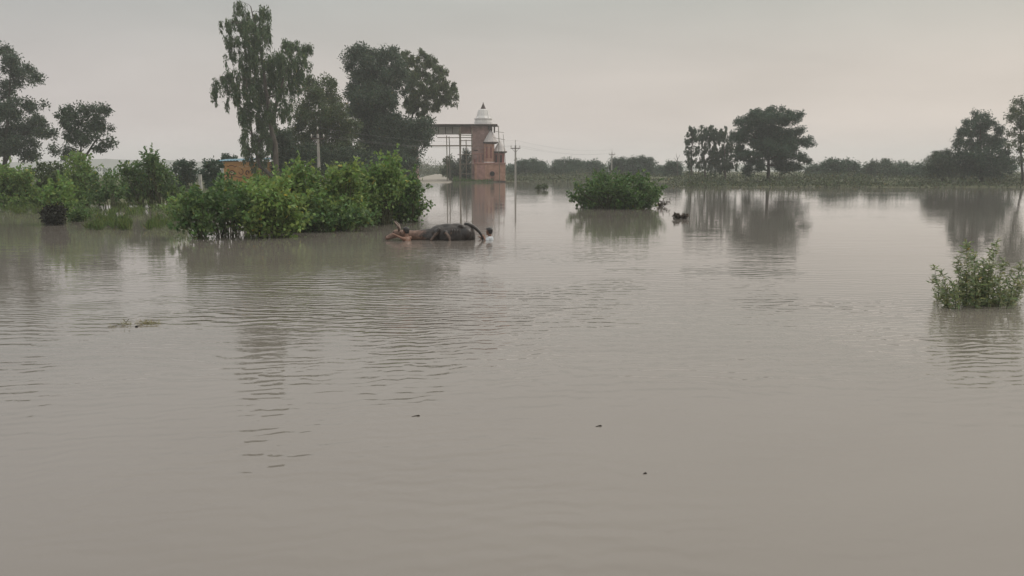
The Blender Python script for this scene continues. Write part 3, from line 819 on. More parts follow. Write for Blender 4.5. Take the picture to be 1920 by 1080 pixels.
# far bank, right half
BANKT = 112
GRV = ((0.30, 0.12), dark, pale_bark)
for lab, dd, tr, bl in (
    ('leftmost of the loose open trees in the grove on the far bank', BANKT + 8, [[(1297, 338), (1297, 290), (1299, 248)]],
     [(1300, 243, 10, 11), (1295, 259, 10, 12), (1290, 277, 6, 9), (1304, 278, 8, 10, 0.7), (1295, 300, 8, 13, 0.8)]),
    ('loose open tree with a domed top in the middle of the far bank grove', BANKT + 11, [[(1322, 338), (1321, 290), (1326, 248)], [(1321, 310), (1336, 285), (1340, 262)]],
     [(1327, 241, 18, 9), (1313, 255, 15, 11), (1336, 252, 15, 12), (1336, 276, 13, 14), (1318, 283, 6, 18, 0.7), (1316, 305, 14, 12, 0.7), (1338, 300, 14, 14)]),
    ('loose open tree of the far bank grove touching the layered tree', BANKT + 9, [[(1360, 338), (1359, 295), (1357, 256)]],
     [(1345, 250, 13, 11), (1358, 250, 13, 12), (1366, 276, 14, 14), (1351, 290, 14, 15), (1368, 302, 14, 14), (1350, 314, 20, 8)])):
    tree('grove_tree', lab, 'tree', dd, tr, bl, *GRV, cover=1.8, droop=0.6, sub=0.36, r0=0.16, ground=0.3, group='loose trees of the far bank grove')
tree('layered_tree', 'wide dark tree with flat layered branches above the far bank', 'tree', BANKT,
     [[(1441, 342), (1441, 300), (1444, 262), (1446, 225)], [(1442, 285), (1420, 262), (1405, 245)], [(1442, 280), (1468, 262), (1488, 248)]],
     [(1451, 207, 16, 4), (1428, 212, 18, 5), (1407, 217, 11, 5), (1487, 215, 16, 7), (1446, 222, 34, 8), (1384, 230, 10, 4), (1402, 229, 16, 6), (1428, 233, 25, 7), (1472, 226, 26, 6), (1497, 245, 13, 4), (1410, 245, 26, 8), (1455, 244, 26, 9), (1384, 259, 18, 9), (1481, 255, 15, 11),
      (1508, 264, 13, 6), (1518, 270, 7, 4), (1420, 263, 15, 6), (1472, 268, 20, 9), (1446, 280, 25, 6), (1487, 280, 12, 8), (1410, 288, 20, 4), (1391, 285, 10, 18), (1495, 293, 13, 6), (1511, 300, 8, 5), (1427, 312, 8, 8), (1463, 306, 17, 11), (1482, 314, 18, 10), (1416, 302, 14, 6), (1432, 292, 14, 6), (1456, 292, 16, 7), (1440, 254, 30, 10), (1436, 272, 30, 8), (1462, 284, 22, 8), (1400, 318, 12, 8)],
     (0.26, 0.14), cool, bark, cover=4.0, sub=0.42, r0=0.26, ground=0.3)
tree('conical_tree', 'dense cone shaped dark tree near the right edge of the far bank', 'tree', 108,
     [[(1840, 345), (1839, 290), (1838, 235)]],
     [(1831, 216, 7, 5), (1844, 218, 7, 5), (1837, 229, 19, 11), (1813, 233, 6, 6), (1802, 250, 7, 7), (1831, 248, 24, 13), (1859, 233, 7, 6), (1874, 247, 8, 9), (1796, 268, 8, 7), (1837, 270, 36, 14), (1868, 266, 13, 10), (1881, 284, 10, 8), (1841, 296, 40, 15), (1841, 318, 46, 17), (1878, 300, 13, 8), (1890, 312, 14, 12), (1805, 290, 12, 12)],
     (0.26, 0.14), cool, bark, cover=2.8, sub=0.42, r0=0.24, ground=0.3)
tree('slender_tree', 'tall slender tree cut by the right picture edge', 'tree', 104,
     [[(1917, 348), (1915, 300), (1913, 250), (1916, 200)]],
     [(1912, 192, 10, 7), (1904, 205, 8, 7), (1894, 223, 7, 6), (1911, 217, 12, 11), (1896, 250, 7, 4), (1913, 238, 10, 9), (1910, 258, 8, 10), (1894, 273, 9, 4), (1930, 200, 14, 12), (1932, 232, 14, 14), (1926, 260, 10, 10), (1918, 282, 10, 9, 0.7), (1912, 300, 9, 8, 0.6)],
     (0.26, 0.12), mid, bark, cover=1.8, sub=0.36, r0=0.17, ground=0.3)
tree('spiky_bush', 'dark bush with ragged spiky top left of the cone shaped tree', 'tree', 110,
     [[(1768, 345), (1768, 320), (1768, 300)]],
     [(1776, 291, 17, 8), (1754, 297, 11, 8), (1767, 310, 30, 14), (1790, 318, 20, 14), (1748, 322, 18, 12)],
     (0.34, 0.08), dark, bark, cover=2.6, sub=0.4, r0=0.12, ground=0.3, spiky=1.2)

# distant thorn trees in a row, individually rounded
def far_tree(px, py, rx, ry, d, label, m_, seed=0):
    rng = rg()
    bl = [(px, py + ry * 0.35, rx * 0.8, ry * 0.75)]
    for k in range(7):
        a = R(180 + k * 30 + rng.uniform(-12, 12))
        bl.append((px + math.cos(a) * rx * 0.62, py + ry * 0.25 + math.sin(a) * ry * 0.72, rx * 0.34, ry * 0.40))
    bl += [(px - rx * 0.6, py + ry * 0.75, rx * 0.4, ry * 0.5), (px + rx * 0.6, py + ry * 0.75, rx * 0.4, ry * 0.5)]
    tree('thorn_tree', label, 'tree', d, [[(px, HZ + CAMH * F / d), (px + 1, py + ry), (px, py)]], bl, (0.36, 0.18), m_, bark, cover=2.2, sub=0.55, r0=0.12, group='round thorn trees along the far bank', ground=0.3, limbs=False)
for px, py, rx, ry, d, lab in (
    (994, 312, 36, 16, 178, 'round thorn tree just right of the power pole by the gateway'),
    (958, 320, 16, 9, 185, 'low thorn tree touching the right side of the gateway'),
    (1064, 311, 32, 14, 180, 'round thorn tree above the left end of the leafy bush in the water'),
    (1108, 313, 28, 13, 184, 'low thorn tree just left of the distant power pole'),
    (1162, 309, 22, 15, 172, 'thorn tree just right of the distant power pole'),
    (1200, 308, 30, 17, 168, 'largest round thorn tree above the right end of the leafy bush'),
    (1262, 314, 18, 13, 160, 'small thorn tree standing left of the pale stemmed grove'),
    (1236, 319, 14, 8, 175, 'tiny thorn tree in the gap left of the small one'),
    (1560, 313, 24, 15, 142, 'round thorn tree just right of the layered spreading tree'),
    (1590, 314, 22, 14, 150, 'second round thorn tree to the right of the layered tree'),
    (1528, 319, 16, 10, 150, 'low thorn tree under the right branches of the layered tree'),
    (1655, 315, 32, 16, 146, 'broad rounded thorn tree midway between layered and cone shaped trees'),
    (1692, 318, 18, 13, 150, 'thorn tree next to the broad rounded one, on its right'),
    (1722, 320, 20, 13, 138, 'thorn tree just left of the spiky topped bush'),
    (1625, 322, 14, 9, 156, 'lowest thorn tree in the dip of the far tree line')):
    far_tree(px, py, rx, ry, d, lab, cool if px < 1300 else (dark if px % 2 else cool))
# bare snag
m = MB(); rng = rg(); d = 158
st = P(1271, 336, d)
m.tube([Vector((st.x, d, -0.3)), P(1270, 312, d), P(1270, 296, d)], [0.12, 0.09, 0.05], 6)
for a, b, c in ((1270, 304, (1263, 296)), (1270, 300, (1275, 290)), (1270, 297, (1268, 288)), (1270, 308, (1277, 302))):
    m.tube(wob(P(a, b, d), P(c[0], c[1], d), 3, 0.1, rng), [0.05, 0.04, 0.03, 0.02], 5)
tag(m.build('bare_tree', pale_bark), 'bare leafless dead tree above the far bank left of the grove', 'dead tree')

# ================================================================== SHRUBS
big = (0.165, 0.115)
sh = dict(group='broad leaved shrubs of the flooded thicket')
shrub('flooded_shrub', 'dark shrub at the left tip of the main thicket, standing in water', 'shrub', 28.2, 365,
      [(362, 372, 16, 16), (372, 398, 22, 18), (352, 412, 14, 14), (366, 428, 20, 14), (385, 415, 14, 12, 0.7)], big, deep, cover=2.0, stems=8, **sh)
shrub('flooded_shrub', 'loose shrub with water glinting through its leaves, left part of the main thicket', 'shrub', 29.0, 415,
      [(400, 380, 22, 18, 0.8), (425, 372, 22, 20), (415, 400, 26, 12, 0.8), (445, 392, 20, 22), (398, 418, 18, 9, 0.8), (430, 424, 18, 8, 0.7), (412, 434, 22, 4, 0.4)], big, deep, cover=1.8, stems=9, **sh)
shrub('flooded_shrub', 'bright green shrub bulging toward the camera in the main thicket', 'shrub', 28.8, 500,
      [(478, 368, 30, 22), (512, 380, 34, 26), (480, 408, 26, 24), (520, 415, 34, 22), (550, 400, 22, 26), (500, 364, 26, 14), (470, 430, 16, 8)], big, bright, cover=2.3, stems=12, **sh)
shrub('flooded_shrub', 'green shrub behind the bright one, below the orange hut', 'shrub', 33.0, 480,
      [(455, 362, 24, 12), (490, 354, 24, 14), (530, 350, 24, 16), (470, 372, 36, 20), (520, 375, 36, 20)], big, fresh, cover=2.3, stems=10, **sh)
shrub('flooded_shrub', 'tall shrub with raised sprays in front of the power pole', 'shrub', 32.0, 575,
      [(560, 322, 16, 12), (556, 345, 24, 18), (590, 355, 26, 20), (575, 385, 34, 24), (605, 395, 30, 22), (580, 418, 34, 16)], big, fresh, cover=2.3, stems=11, **sh)
shrub('flooded_shrub', 'yellow green shrub right of the power pole in the main thicket', 'shrub', 33.0, 640,
      [(625, 335, 20, 12), (650, 328, 22, 14), (640, 355, 30, 20), (622, 385, 28, 24), (655, 385, 30, 24), (640, 410, 34, 18)], big, bright, cover=2.2, stems=11, **sh)
shrub('flooded_shrub', 'tall shrub with the highest leafy peak of the main thicket', 'shrub', 35.5, 715,
      [(736, 304, 12, 9), (733, 322, 18, 14), (705, 325, 20, 14), (690, 345, 26, 18), (728, 350, 30, 20), (700, 375, 34, 22), (680, 400, 30, 16), (715, 398, 28, 18)], big, fresh, cover=2.3, stems=12, **sh)
shrub('flooded_shrub', 'dark green shrub at the right tip of the main thicket', 'shrub', 36.5, 758,
      [(760, 345, 20, 16), (752, 370, 26, 20), (778, 365, 14, 14), (765, 395, 24, 16), (785, 392, 10, 12), (740, 400, 20, 14), (783, 350, 8, 6)], big, deep, cover=2.2, stems=10, **sh)
shrub('flooded_shrub', 'low green shrub filling the foot of the main thicket at its middle', 'shrub', 31.0, 640,
      [(600, 415, 26, 14), (640, 412, 26, 16), (670, 408, 24, 14), (560, 425, 24, 10)], big, deep, cover=2.2, stems=9, **sh)
shrub('flooded_shrub', 'olive shrub closing the gap between the bright shrub and the pole', 'shrub', 31.5, 545,
      [(540, 352, 20, 14), (548, 378, 22, 18), (540, 405, 22, 18)], big, bright, cover=2.2, stems=7, **sh)
shrub('flooded_shrub', 'green shrub joining the yellow green one to the highest peak', 'shrub', 34.0, 672,
      [(670, 338, 20, 14), (668, 362, 24, 18), (672, 388, 24, 18)], big, fresh, cover=2.2, stems=7, **sh)
shrub('flooded_shrub', 'dark shrub below the hut joining left and bright parts of the thicket', 'shrub', 32.0, 435,
      [(430, 362, 16, 10), (442, 376, 20, 14), (448, 398, 18, 18)], big, deep, cover=2.0, stems=7, **sh)
shrub('background_shrub', 'dim shrub between the thicket and the dark saplings, right of the hut', 'shrub', 56.0, 540,
      [(520, 338, 20, 12), (550, 335, 24, 14), (580, 332, 26, 14), (560, 350, 34, 12)], (0.2, 0.13), mid, cover=2.2, stems=8)
shrub('background_shrub', 'dim leafy shrub behind the thicket below the broad dark tree', 'shrub', 58.0, 660,
      [(640, 322, 26, 12), (675, 322, 26, 14), (700, 330, 24, 14), (660, 340, 36, 14)], (0.2, 0.13), mid, cover=2.2, stems=8)
lg = dict(group='shrubs on the left bank')
shrub('bank_shrub', 'wide green shrub mass at the left picture edge', 'shrub', 49.0, 25,
      [(12, 325, 24, 14), (42, 332, 24, 16), (10, 355, 28, 20), (45, 360, 28, 20), (20, 380, 30, 12), (-25, 350, 24, 28), (58, 378, 20, 12)], big, fresh, cover=2.3, stems=10, ground=0.1, **lg)
shrub('bank_shrub', 'shrub with mixed yellow leaves under the small round headed tree', 'shrub', 52.0, 100,
      [(85, 322, 18, 12), (108, 325, 20, 14), (95, 345, 24, 16), (80, 362, 22, 14), (118, 345, 16, 14)], big, mid, cover=2.2, stems=9, ground=0.1, **lg)
shrub('bank_shrub', 'upright leafy shrub directly below the small round headed tree', 'shrub', 50.0, 150,
      [(148, 305, 16, 12), (160, 318, 18, 16), (140, 332, 16, 16), (158, 350, 20, 16), (150, 368, 22, 12)], big, fresh, cover=2.3, stems=9, ground=0.1, **lg)
shrub('bank_shrub', 'pale green tuft shrub above a dark stump in the left shallows', 'shrub', 35.5, 102,
      [(118, 352, 14, 10), (98, 368, 22, 12), (122, 370, 18, 12), (110, 384, 22, 8)], big, fresh, cover=2.4, stems=7, **lg)
shrub('bank_shrub', 'dark stumpy bush at the waterline below the pale green tuft', 'shrub', 34.8, 98,
      [(98, 398, 14, 12, 1.6), (104, 410, 11, 10, 1.6), (90, 408, 8, 9, 1.4)], (0.12, 0.07), leaf_mat('blackish_leaf', (0.02, 0.022, 0.016), 0.15), cover=2.8, stems=7, **lg)
shrub('bank_shrub', 'sparse shrub with the pale flood showing through its leaves', 'shrub', 47.0, 195,
      [(185, 340, 18, 14, 0.7), (210, 345, 18, 16, 0.6), (195, 365, 26, 12, 0.9), (222, 362, 14, 12, 0.8), (180, 375, 18, 8)], big, deep, cover=1.7, stems=9, ground=0.1, **lg)
shrub('bank_shrub', 'tall rounded dark green shrub right of the sparse one on the left bank', 'shrub', 51.0, 285,
      [(283, 300, 14, 9), (272, 318, 22, 14), (298, 318, 18, 14), (243, 322, 16, 14), (260, 342, 28, 16), (305, 342, 24, 18), (285, 362, 34, 14), (245, 365, 20, 12), (325, 362, 20, 14), (276, 294, 4, 3)], big, deep, cover=2.4, stems=12, ground=0.1, **lg)
shrub('bank_shrub', 'greyish hazy shrub left of the white post by the hut', 'shrub', 74.0, 347,
      [(345, 312, 18, 11), (350, 328, 24, 14), (338, 340, 22, 12)], (0.2, 0.13), cool, cover=2.3, stems=8, ground=0.2, **lg)
shrub('bank_shrub', 'greyish shrub between the white post and the orange hut', 'shrub', 68.0, 398,
      [(398, 312, 17, 10), (394, 328, 20, 14), (402, 342, 16, 10)], (0.2, 0.13), cool, cover=2.3, stems=8, ground=0.2, **lg)
shrub('bank_shrub', 'small dark shrub showing above the blue hut roof', 'shrub', 92.0, 427,
      [(427, 297, 15, 6), (420, 304, 14, 7), (436, 304, 12, 7)], (0.22, 0.14), cool, cover=2.4, stems=6, ground=0.2, **lg)
shrub('bank_shrub', 'green shrub at the waterline left of the main thicket', 'shrub', 38.0, 340,
      [(330, 400, 12, 8, 0.8), (345, 385, 16, 12), (338, 408, 14, 8)], big, fresh, cover=1.9, stems=6, **lg)
shrub('bank_shrub', 'low dark shrub sprawling over flooded grass right of the stump', 'shrub', 37.5, 148,
      [(138, 402, 16, 6), (155, 398, 18, 8), (150, 410, 14, 5)], (0.14, 0.08), deep, cover=2.0, stems=6, **lg)

# bush in the open water
shrub('leafy_bush', 'wide rounded bush of leaf clusters standing alone in open water', 'shrub', 49.5, 1155,
      [(1128, 338, 18, 7), (1110, 345, 14, 6), (1180, 338, 22, 7), (1155, 345, 26, 8), (1200, 345, 14, 7), (1093, 352, 12, 5), (1120, 358, 22, 8), (1165, 358, 30, 9), (1210, 354, 14, 7), (1230, 358, 8, 6), (1075, 373, 11, 5), (1098, 375, 18, 8), (1135, 374, 24, 10), (1180, 374, 28, 10), (1215, 370, 16, 9), (1150, 384, 40, 6), (1205, 382, 20, 7), (1228, 366, 8, 5), (1110, 384, 18, 5), (1150, 376, 45, 10), (1205, 378, 22, 9), (1098, 384, 16, 6), (1180, 386, 40, 5), (1140, 350, 24, 8)],
      (0.24, 0.11), leaf_mat('mango_leaf', (0.088, 0.165, 0.052), 0.3), cover=2.6, stems=9, sub=0.26, spiky=0.25, rs=0.03, depth=1.6)

# willowy bush right foreground: arching wands with narrow leaves
def wand_bush():
    rng = rg(); d0 = G(1835, 571).y
    root = empty('willowy_bush', (X(1838, d0), d0, 0), 0, 'feathery bush of upright leafy wands in the water at the right edge', 'shrub')
    lm = leaf_mat('willow_leaf', (0.235, 0.290, 0.165), 0.4)
    tips = [(1751, 497, 1770, 570), (1767, 510, 1780, 570), (1758, 530, 1775, 571), (1812, 457, 1815, 570), (1795, 480, 1805, 570), (1826, 470, 1825, 570), (1871, 448, 1850, 571), (1858, 470, 1845, 571), (1846, 488, 1840, 572), (1884, 490, 1855, 571), (1905, 505, 1870, 570), (1916, 495, 1880, 570),
            (1835, 495, 1832, 572), (1782, 520, 1795, 571), (1800, 505, 1812, 572), (1870, 510, 1860, 572), (1890, 525, 1868, 572), (1918, 520, 1885, 571), (1900, 540, 1878, 572), (1930, 512, 1890, 570), (1815, 520, 1820, 573), (1855, 525, 1850, 573), (1836, 530, 1836, 573), (1788, 540, 1798, 572), (1872, 540, 1862, 573), (1770, 545, 1786, 572), (1910, 550, 1880, 573), (1805, 540, 1812, 573), (1848, 545, 1846, 574), (1828, 512, 1828, 573), (1886, 548, 1870, 573), (1862, 495, 1853, 572),(1818, 490, 1818, 572),(1842, 512, 1842, 572)]
    C, A = [], []; mb = MB()
    for k, (tx, ty, bx_, by_) in enumerate(tips):
        dd = d0 + rng.uniform(-0.45, 0.45)
        b = P(bx_, by_, dd); b.z = -0.55; t = P(tx, ty, dd + rng.uniform(-0.3, 0.3))
        n = 12; pts = []
        for i in range(n + 1):
            u = i / n; p = b.lerp(t, u); p.x -= (t.x - b.x) * 0.25 * math.sin(math.pi * u); p += Vector(rng.normal(size=3)) * 0.006
            pts.append(p)
        mb.tube(pts, [0.008 * (1 - 0.85 * i / n) + 0.0012 for i in range(n + 1)], 5)
        L = (t - b).length
        for i in range(int(68 * L)):
            u = rng.uniform(0.28, 1.0); f = u * n; j = min(int(f), n - 1); p = pts[j].lerp(pts[j + 1], f - j)
            if p.z < -0.02: continue
            a = rng.uniform(0, 2 * math.pi); dr = Vector((math.cos(a), math.sin(a), rng.uniform(-0.25, 0.75)))
            C.append(p); A.append(dr)
            if rng.random() < 0.5 * (1 - u) + 0.25:      # short side twig
                q = p + dr * rng.uniform(0.05, 0.16)
                mb.tube([p, q], [0.002, 0.001], 3, cap=False)
                for _ in range(4):
                    C.append(p.lerp(q, rng.random())); A.append(dr + Vector(rng.normal(size=3)) * 0.8)
    fo = link('foliage', leaf_mesh('foliage', np.array(C), np.array(A), 0.09, 0.024, rng, (0.6, 1.5), True), lm, root); fo['kind'] = 'stuff'
    mb.build('stems', stem_m, root, True)
wand_bush()

# ================================================================== GROUND COVER
def cover_patch(name, label, spots, L, W, mat, up, tint=(0.5, 1.4)):
    rng = rg(); C = np.array(spots); A = rng.normal(size=C.shape) * 0.55; A[:, 2] = np.abs(A[:, 2]) + up
    o = link(name, leaf_mesh(name, C, A, L, W, rng, tint), mat)
    return tag(o, label, None, None, 'stuff')
def spots_px(n, x0, x1, y0, y1, rng, zr=0.0, clump=None, z0=0.0):
    out = []
    cl = [(rng.uniform(x0, x1), rng.uniform(y0, y1)) for _ in range(clump)] if clump else None
    while len(out) < n:
        if cl:
            c = cl[int(rng.integers(len(cl)))]; px, py = c[0] + rng.normal() * (x1 - x0) * 0.025, c[1] + rng.normal() * (y1 - y0) * 0.05
        else: px, py = rng.uniform(x0, x1), rng.uniform(y0, y1)
        if not (y0 <= py <= y1): continue
        g_ = G(px, py, z0); out.append((g_.x, g_.y, z0 + rng.uniform(-0.05, zr) * rng.random()))
    return out
rng = rg()
grass_m = leaf_mat('grass_blade', (0.095, 0.145, 0.045), 0.35)
sp = spots_px(2600, 115, 330, 386, 414, rng, 0.12, 50) + spots_px(1500, 160, 330, 414, 432, rng, 0.05, 26) + spots_px(900, 205, 245, 408, 432, rng, 0.12, 9) + spots_px(700, 0, 110, 392, 402, rng, 0.1, 14)
cover_patch('flooded_grass', 'drowned green grass standing out of the shallows on the left', sp, 0.34, 0.035, grass_m, 1.0)
# scrub covering the far bank
sp = []
def bank_scrub(n, x0, x1, y0, y1, zt, z0=0.15):
    for _ in range(n):
        px, py = rng.uniform(x0, x1), rng.uniform(y0, y1)
        g_ = G(px, py, 0.0)
        k = 0.55 + 0.45 * math.sin(g_.x * 0.45 + 1.3 * math.sin(g_.y * 0.2)) * math.sin(g_.x * 0.17 + g_.y * 0.11)
        sp.append((g_.x, g_.y, z0 + rng.random() ** 1.3 * zt * max(0.18, k)))
bank_scrub(15000, 1285, 1960, 334, 349.5, 1.7)
bank_scrub(6000, 1250, 1960, 342, 350.5, 0.8, 0.0)
bank_scrub(9000, 948, 1300, 329, 338, 2.0)
bank_scrub(6000, 950, 1290, 336.5, 341, 1.1, 0.0)
bank_scrub(4000, 1285, 1960, 347, 351.5, 0.9, -0.05)
bank_scrub(5000, 835, 868, 331, 337, 3.2)
bank_scrub(7000, 778, 862, 327, 331, 5.0)
cover_patch('bank_scrub', 'low grey green scrub covering the far bank', sp, 0.42, 0.20, leaf_mat('scrub_leaf', (0.075, 0.098, 0.052), 0.3), 0.05)
sp = []
bank_scrub(2200, 850, 925, 339.5, 341.4, 0.9, 0.0)
cover_patch('bank_weeds', 'green weeds at the foot of the brick gateway', sp, 0.4, 0.12, deep, 0.8)
sp = spots_px(2500, -60, 420, 340, 384, rng, 0.3, 120, 0.25) + spots_px(1500, 430, 760, 342, 362, rng, 0.3, 80, 0.2)
cover_patch('bank_grass', 'short rough grass on the left bank under the trees', sp, 0.5, 0.06, grass_m, 1.0)
# dry reed fringe along the right bank, far distant wood beyond it
sp = []
for _ in range(9000):
    yy = rng.uniform(330, 420); xx = rng.uniform(-260, 560)
    k = 0.5 + 0.5 * math.sin(xx * 0.06) * math.sin(xx * 0.023 + 1)
    sp.append((xx, yy, rng.random() * (2.0 + 3.2 * k) * (0.45 if xx < -30 else 1)))
cover_patch('distant_wood', 'far off line of trees in haze beyond the flood', sp, 1.1, 0.6, cool, 0.2)

# ================================================================== FLOATING THINGS
shrub('weed_tuft', 'small green tuft of weeds in the water between gateway and round bush', 'weeds', 88.0, 1018,
      [(1013, 351, 6, 2.5), (1022, 350, 5, 3)], (0.2, 0.09), mid, cover=3, stems=4, sub=0.15)
shrub('weed_clump', 'dark ragged clump of weeds floating right of the round leafy bush', 'weeds', G(1275, 410).y, 1275,
      [(1270, 405, 7, 3.5), (1279, 405, 6, 3), (1274, 406, 8, 3), (1275, 408, 10, 2.5), (1284, 407, 4, 2.5)], (0.12, 0.05), leaf_mat('brown_weed', (0.055, 0.042, 0.028), 0.2), cover=3, stems=4, sub=0.10)
shrub('weed_clump', 'tiny dark clump of weeds just right of the round bush', 'weeds', G(1241, 387).y, 1241,
      [(1241, 385.5, 4.5, 1.8), (1236, 386.5, 3, 1)], (0.14, 0.06), MATS['brown_weed'], cover=3, stems=3, sub=0.08)
def debris():
    rng = rg(); c = G(255, 609)
    root = empty('weed_mat', c, 0, 'mat of floating grass and twigs on the smooth water at left', 'floating weeds')
    reed = surf('dry_reed', (0.09, 0.08, 0.04), (0.17, 0.15, 0.08), 8, 0.8, 0)
    C, A = [], []
    for (x0, x1, y, n) in ((258, 298, 607.5, 130), (228, 250, 609, 34), (204, 224, 612, 12)):
        for _ in range(n):
            g_ = G(rng.uniform(x0, x1), y + rng.normal() * 1.6); C.append((g_.x, g_.y, rng.uniform(-0.01, 0.012)))
            A.append((rng.normal(), rng.normal() * 0.6, abs(rng.normal()) * 0.75))
    o = link('grass_blades', leaf_mesh('grass_blades', np.array(C), np.array(A), 0.085, 0.006, rng), leaf_mat('dry_grass', (0.26, 0.25, 0.11), 0.3), root); o['kind'] = 'stuff'
    for pts in ([(202, 613.5), (212, 612), (222, 609.5), (232, 610.5), (246, 607)], [(232, 598.5), (236, 604), (240, 610)], [(243, 598), (238, 603), (234, 609)], [(258, 611), (270, 608), (284, 609)], [(262, 603), (275, 605), (296, 606)]):
        mb = MB(); ps = []
        for i, (a, b) in enumerate(pts):
            g_ = G(a, b); g_.z = 0.008
            if b < 605: g_ = G(a, 609); g_.z = (609 - b) * 0.009
            ps.append(g_)
        mb.tube(ps, [0.005] * (len(ps) - 1) + [0.003], 5); mb.build('twig', reed, root)
    mb = MB(); mb.sphere(G(256, 613.5) + Vector((0, 0, 0.008)), (0.024, 0.02, 0.018)); mb.build('seed_pod', dark_m, root, True)
debris()
for px, py, ln, lab in ((785, 780, 13, 'short dark twig floating left of centre in the foreground'), (1126, 799, 9, 'short dark twig with wake floating right of centre in the foreground'), (1210, 888, 4, 'tiny leaf speck floating in the near foreground')):
    mb = MB(); a, b = G(px - ln, py + 1.2), G(px, py); rng = rg()
    mb.tube([a + Vector((0, 0, 0.002)), a.lerp(b, 0.6) + Vector((0, 0.004, 0.005)), b + Vector((0, 0, 0.006)), b + Vector((0.012, 0.002, 0.003))], [0.002, 0.004, 0.007, 0.003], 6)
    tag(mb.build('floating_twig', bark, None, True), lab, 'twig')

# ================================================================== BUFFALO AND SWIMMERS
BD = G(840, 449).y
def bpt(px, py, dy=0.0): return P(px, py, BD + dy)
def wet(name, c1, c2, sc=6, rough=0.35): return surf(name, c1, c2, sc, rough, 0.15, spec=0.5)
hide = wet('wet_black_hide', (0.007, 0.006, 0.006), (0.045, 0.033, 0.028), 7, 0.38)
brown_hide = wet('wet_brown_hide', (0.11, 0.060, 0.042), (0.25, 0.155, 0.115), 7, 0.55)
pale_hide = wet('pale_shank', (0.05, 0.034, 0.028), (0.23, 0.16, 0.125), 9, 0.55)
horn_m = wet('horn', (0.14, 0.10, 0.08), (0.24, 0.18, 0.14), 12, 0.5)
def buffalo():
    root = empty('buffalo', (bpt(840, 449).x, BD, 0), 0, 'black buffalo swimming low with its rounded back above the water', 'buffalo')
    m = MB()
    # barrel, rump, chest, withers, neck, head stretched low to the left
    m.sphere(bpt(850, 443), (0.70, 0.44, 0.42)); m.sphere(bpt(873, 439), (0.33, 0.40, 0.34)); m.sphere(bpt(881, 444), (0.20, 0.32, 0.27)); m.sphere(bpt(868, 424.5), (0.13, 0.30, 0.07))
    m.sphere(bpt(826, 437), (0.40, 0.36, 0.30)); m.sphere(bpt(808, 445), (0.32, 0.30, 0.24)); m.sphere(bpt(838, 427), (0.36, 0.20, 0.15)); m.sphere(bpt(856, 426.5), (0.34, 0.20, 0.15)); m.sphere(bpt(820, 437, -0.26), (0.13, 0.13, 0.17)); m.sphere(bpt(864, 423.5, -0.22), (0.10, 0.07, 0.06)); m.sphere(bpt(880, 430, -0.2), (0.08, 0.09, 0.07)); [m.sphere(bpt(822 + 7 * k, 421.5 + abs(k - 3) * 0.9), (0.07, 0.045, 0.045)) for k in range(7)]; [m.sphere(bpt(846 + 5 * k, 434 + k, -0.40 + 0.01 * k), (0.022, 0.05, 0.17)) for k in range(4)]; m.sphere(bpt(876, 439, -0.28), (0.17, 0.14, 0.20))
    m.cap(bpt(806, 441), bpt(772, 442, -0.02), 0.25, 0.17); m.cap(bpt(775, 441), bpt(748, 438, -0.1), 0.17, 0.14)
    m.sphere(bpt(744, 437, -0.12), (0.17, 0.13, 0.13)); m.cap(bpt(742, 440, -0.14), bpt(728, 445, -0.2), 0.12, 0.085)
    m.sphere(bpt(727, 446, -0.21), (0.10, 0.10, 0.075))
    # legs tucked against the near flank
    m.cap(bpt(823, 430, -0.40), bpt(816, 440, -0.47), 0.075, 0.055); m.cap(bpt(816, 440, -0.47), bpt(808, 450, -0.50), 0.05, 0.042)
    m.cap(bpt(835, 435, -0.42), bpt(839, 441, -0.48), 0.07, 0.055); m.cap(bpt(839, 441, -0.48), bpt(844, 452, -0.50), 0.055, 0.042)
    # legs below the water
    m.cap(bpt(874, 455, 0.1), bpt(880, 478, 0.1), 0.15, 0.08); m.cap(bpt(880, 478, 0.1), bpt(876, 497, 0.1), 0.08, 0.06)
    m.cap(bpt(812, 457, 0.15), bpt(806, 478, 0.15), 0.13, 0.08); m.cap(bpt(806, 478, 0.15), bpt(810, 497, 0.15), 0.08, 0.06)
    me = evaluated(m, 'body', 0.022, 6)
    for q in (hide, brown_hide, pale_hide): me.materials.append(q)
    xn = bpt(786, 440).x; xl0, xl1 = bpt(805, 440).x, bpt(849, 440).x; zl = bpt(840, 434).z
    rs = random.Random(4)
    for p in me.polygons:
        c = p.center
        if c.x < xn + 0.07 * math.sin(c.z * 30) + 0.05 * math.sin(c.y * 23) + rs.gauss(0.08, 0.13): p.material_index = 1
        elif c.y < BD - 0.43 and xl0 < c.x < xl1 and -0.2 < c.z < zl + 0.03 * math.sin(c.x * 41): p.material_index = 2
    link('body', me, None, root)
    for sgn in (-1, 1):
        hp = bpt(748, 432, -0.12 + sgn * 0.10)
        h = MB(); h.tube([hp, hp + Vector((0.02, sgn * 0.10, 0.07)), hp + Vector((-0.02, sgn * 0.16, 0.18)), hp + Vector((-0.09, sgn * 0.14, 0.27)), hp + Vector((-0.15, sgn * 0.08, 0.33))], [0.045, 0.042, 0.034, 0.022, 0.006], 9)
        h.build('horn', horn_m, root, True)
        e0 = bpt(750, 437, -0.12 + sgn * 0.14)
        e = MB(); e.sphere(e0 + Vector((0.04, sgn * 0.09, 0.0)), (0.035, 0.12, 0.055), M=Matrix.Rotation(sgn * 0.5, 3, 'X'))
        e.build('ear', brown_hide, root, True)
        y = MB(); y.sphere(bpt(737.5, 435, -0.12 + sgn * 0.118), 0.020); y.build('eye', dark_m, root, True)
        nn = MB(); nn.sphere(bpt(722.5, 444.5, -0.21 + sgn * 0.045), (0.016, 0.018, 0.014)); nn.build('nostril', dark_m, root, True)
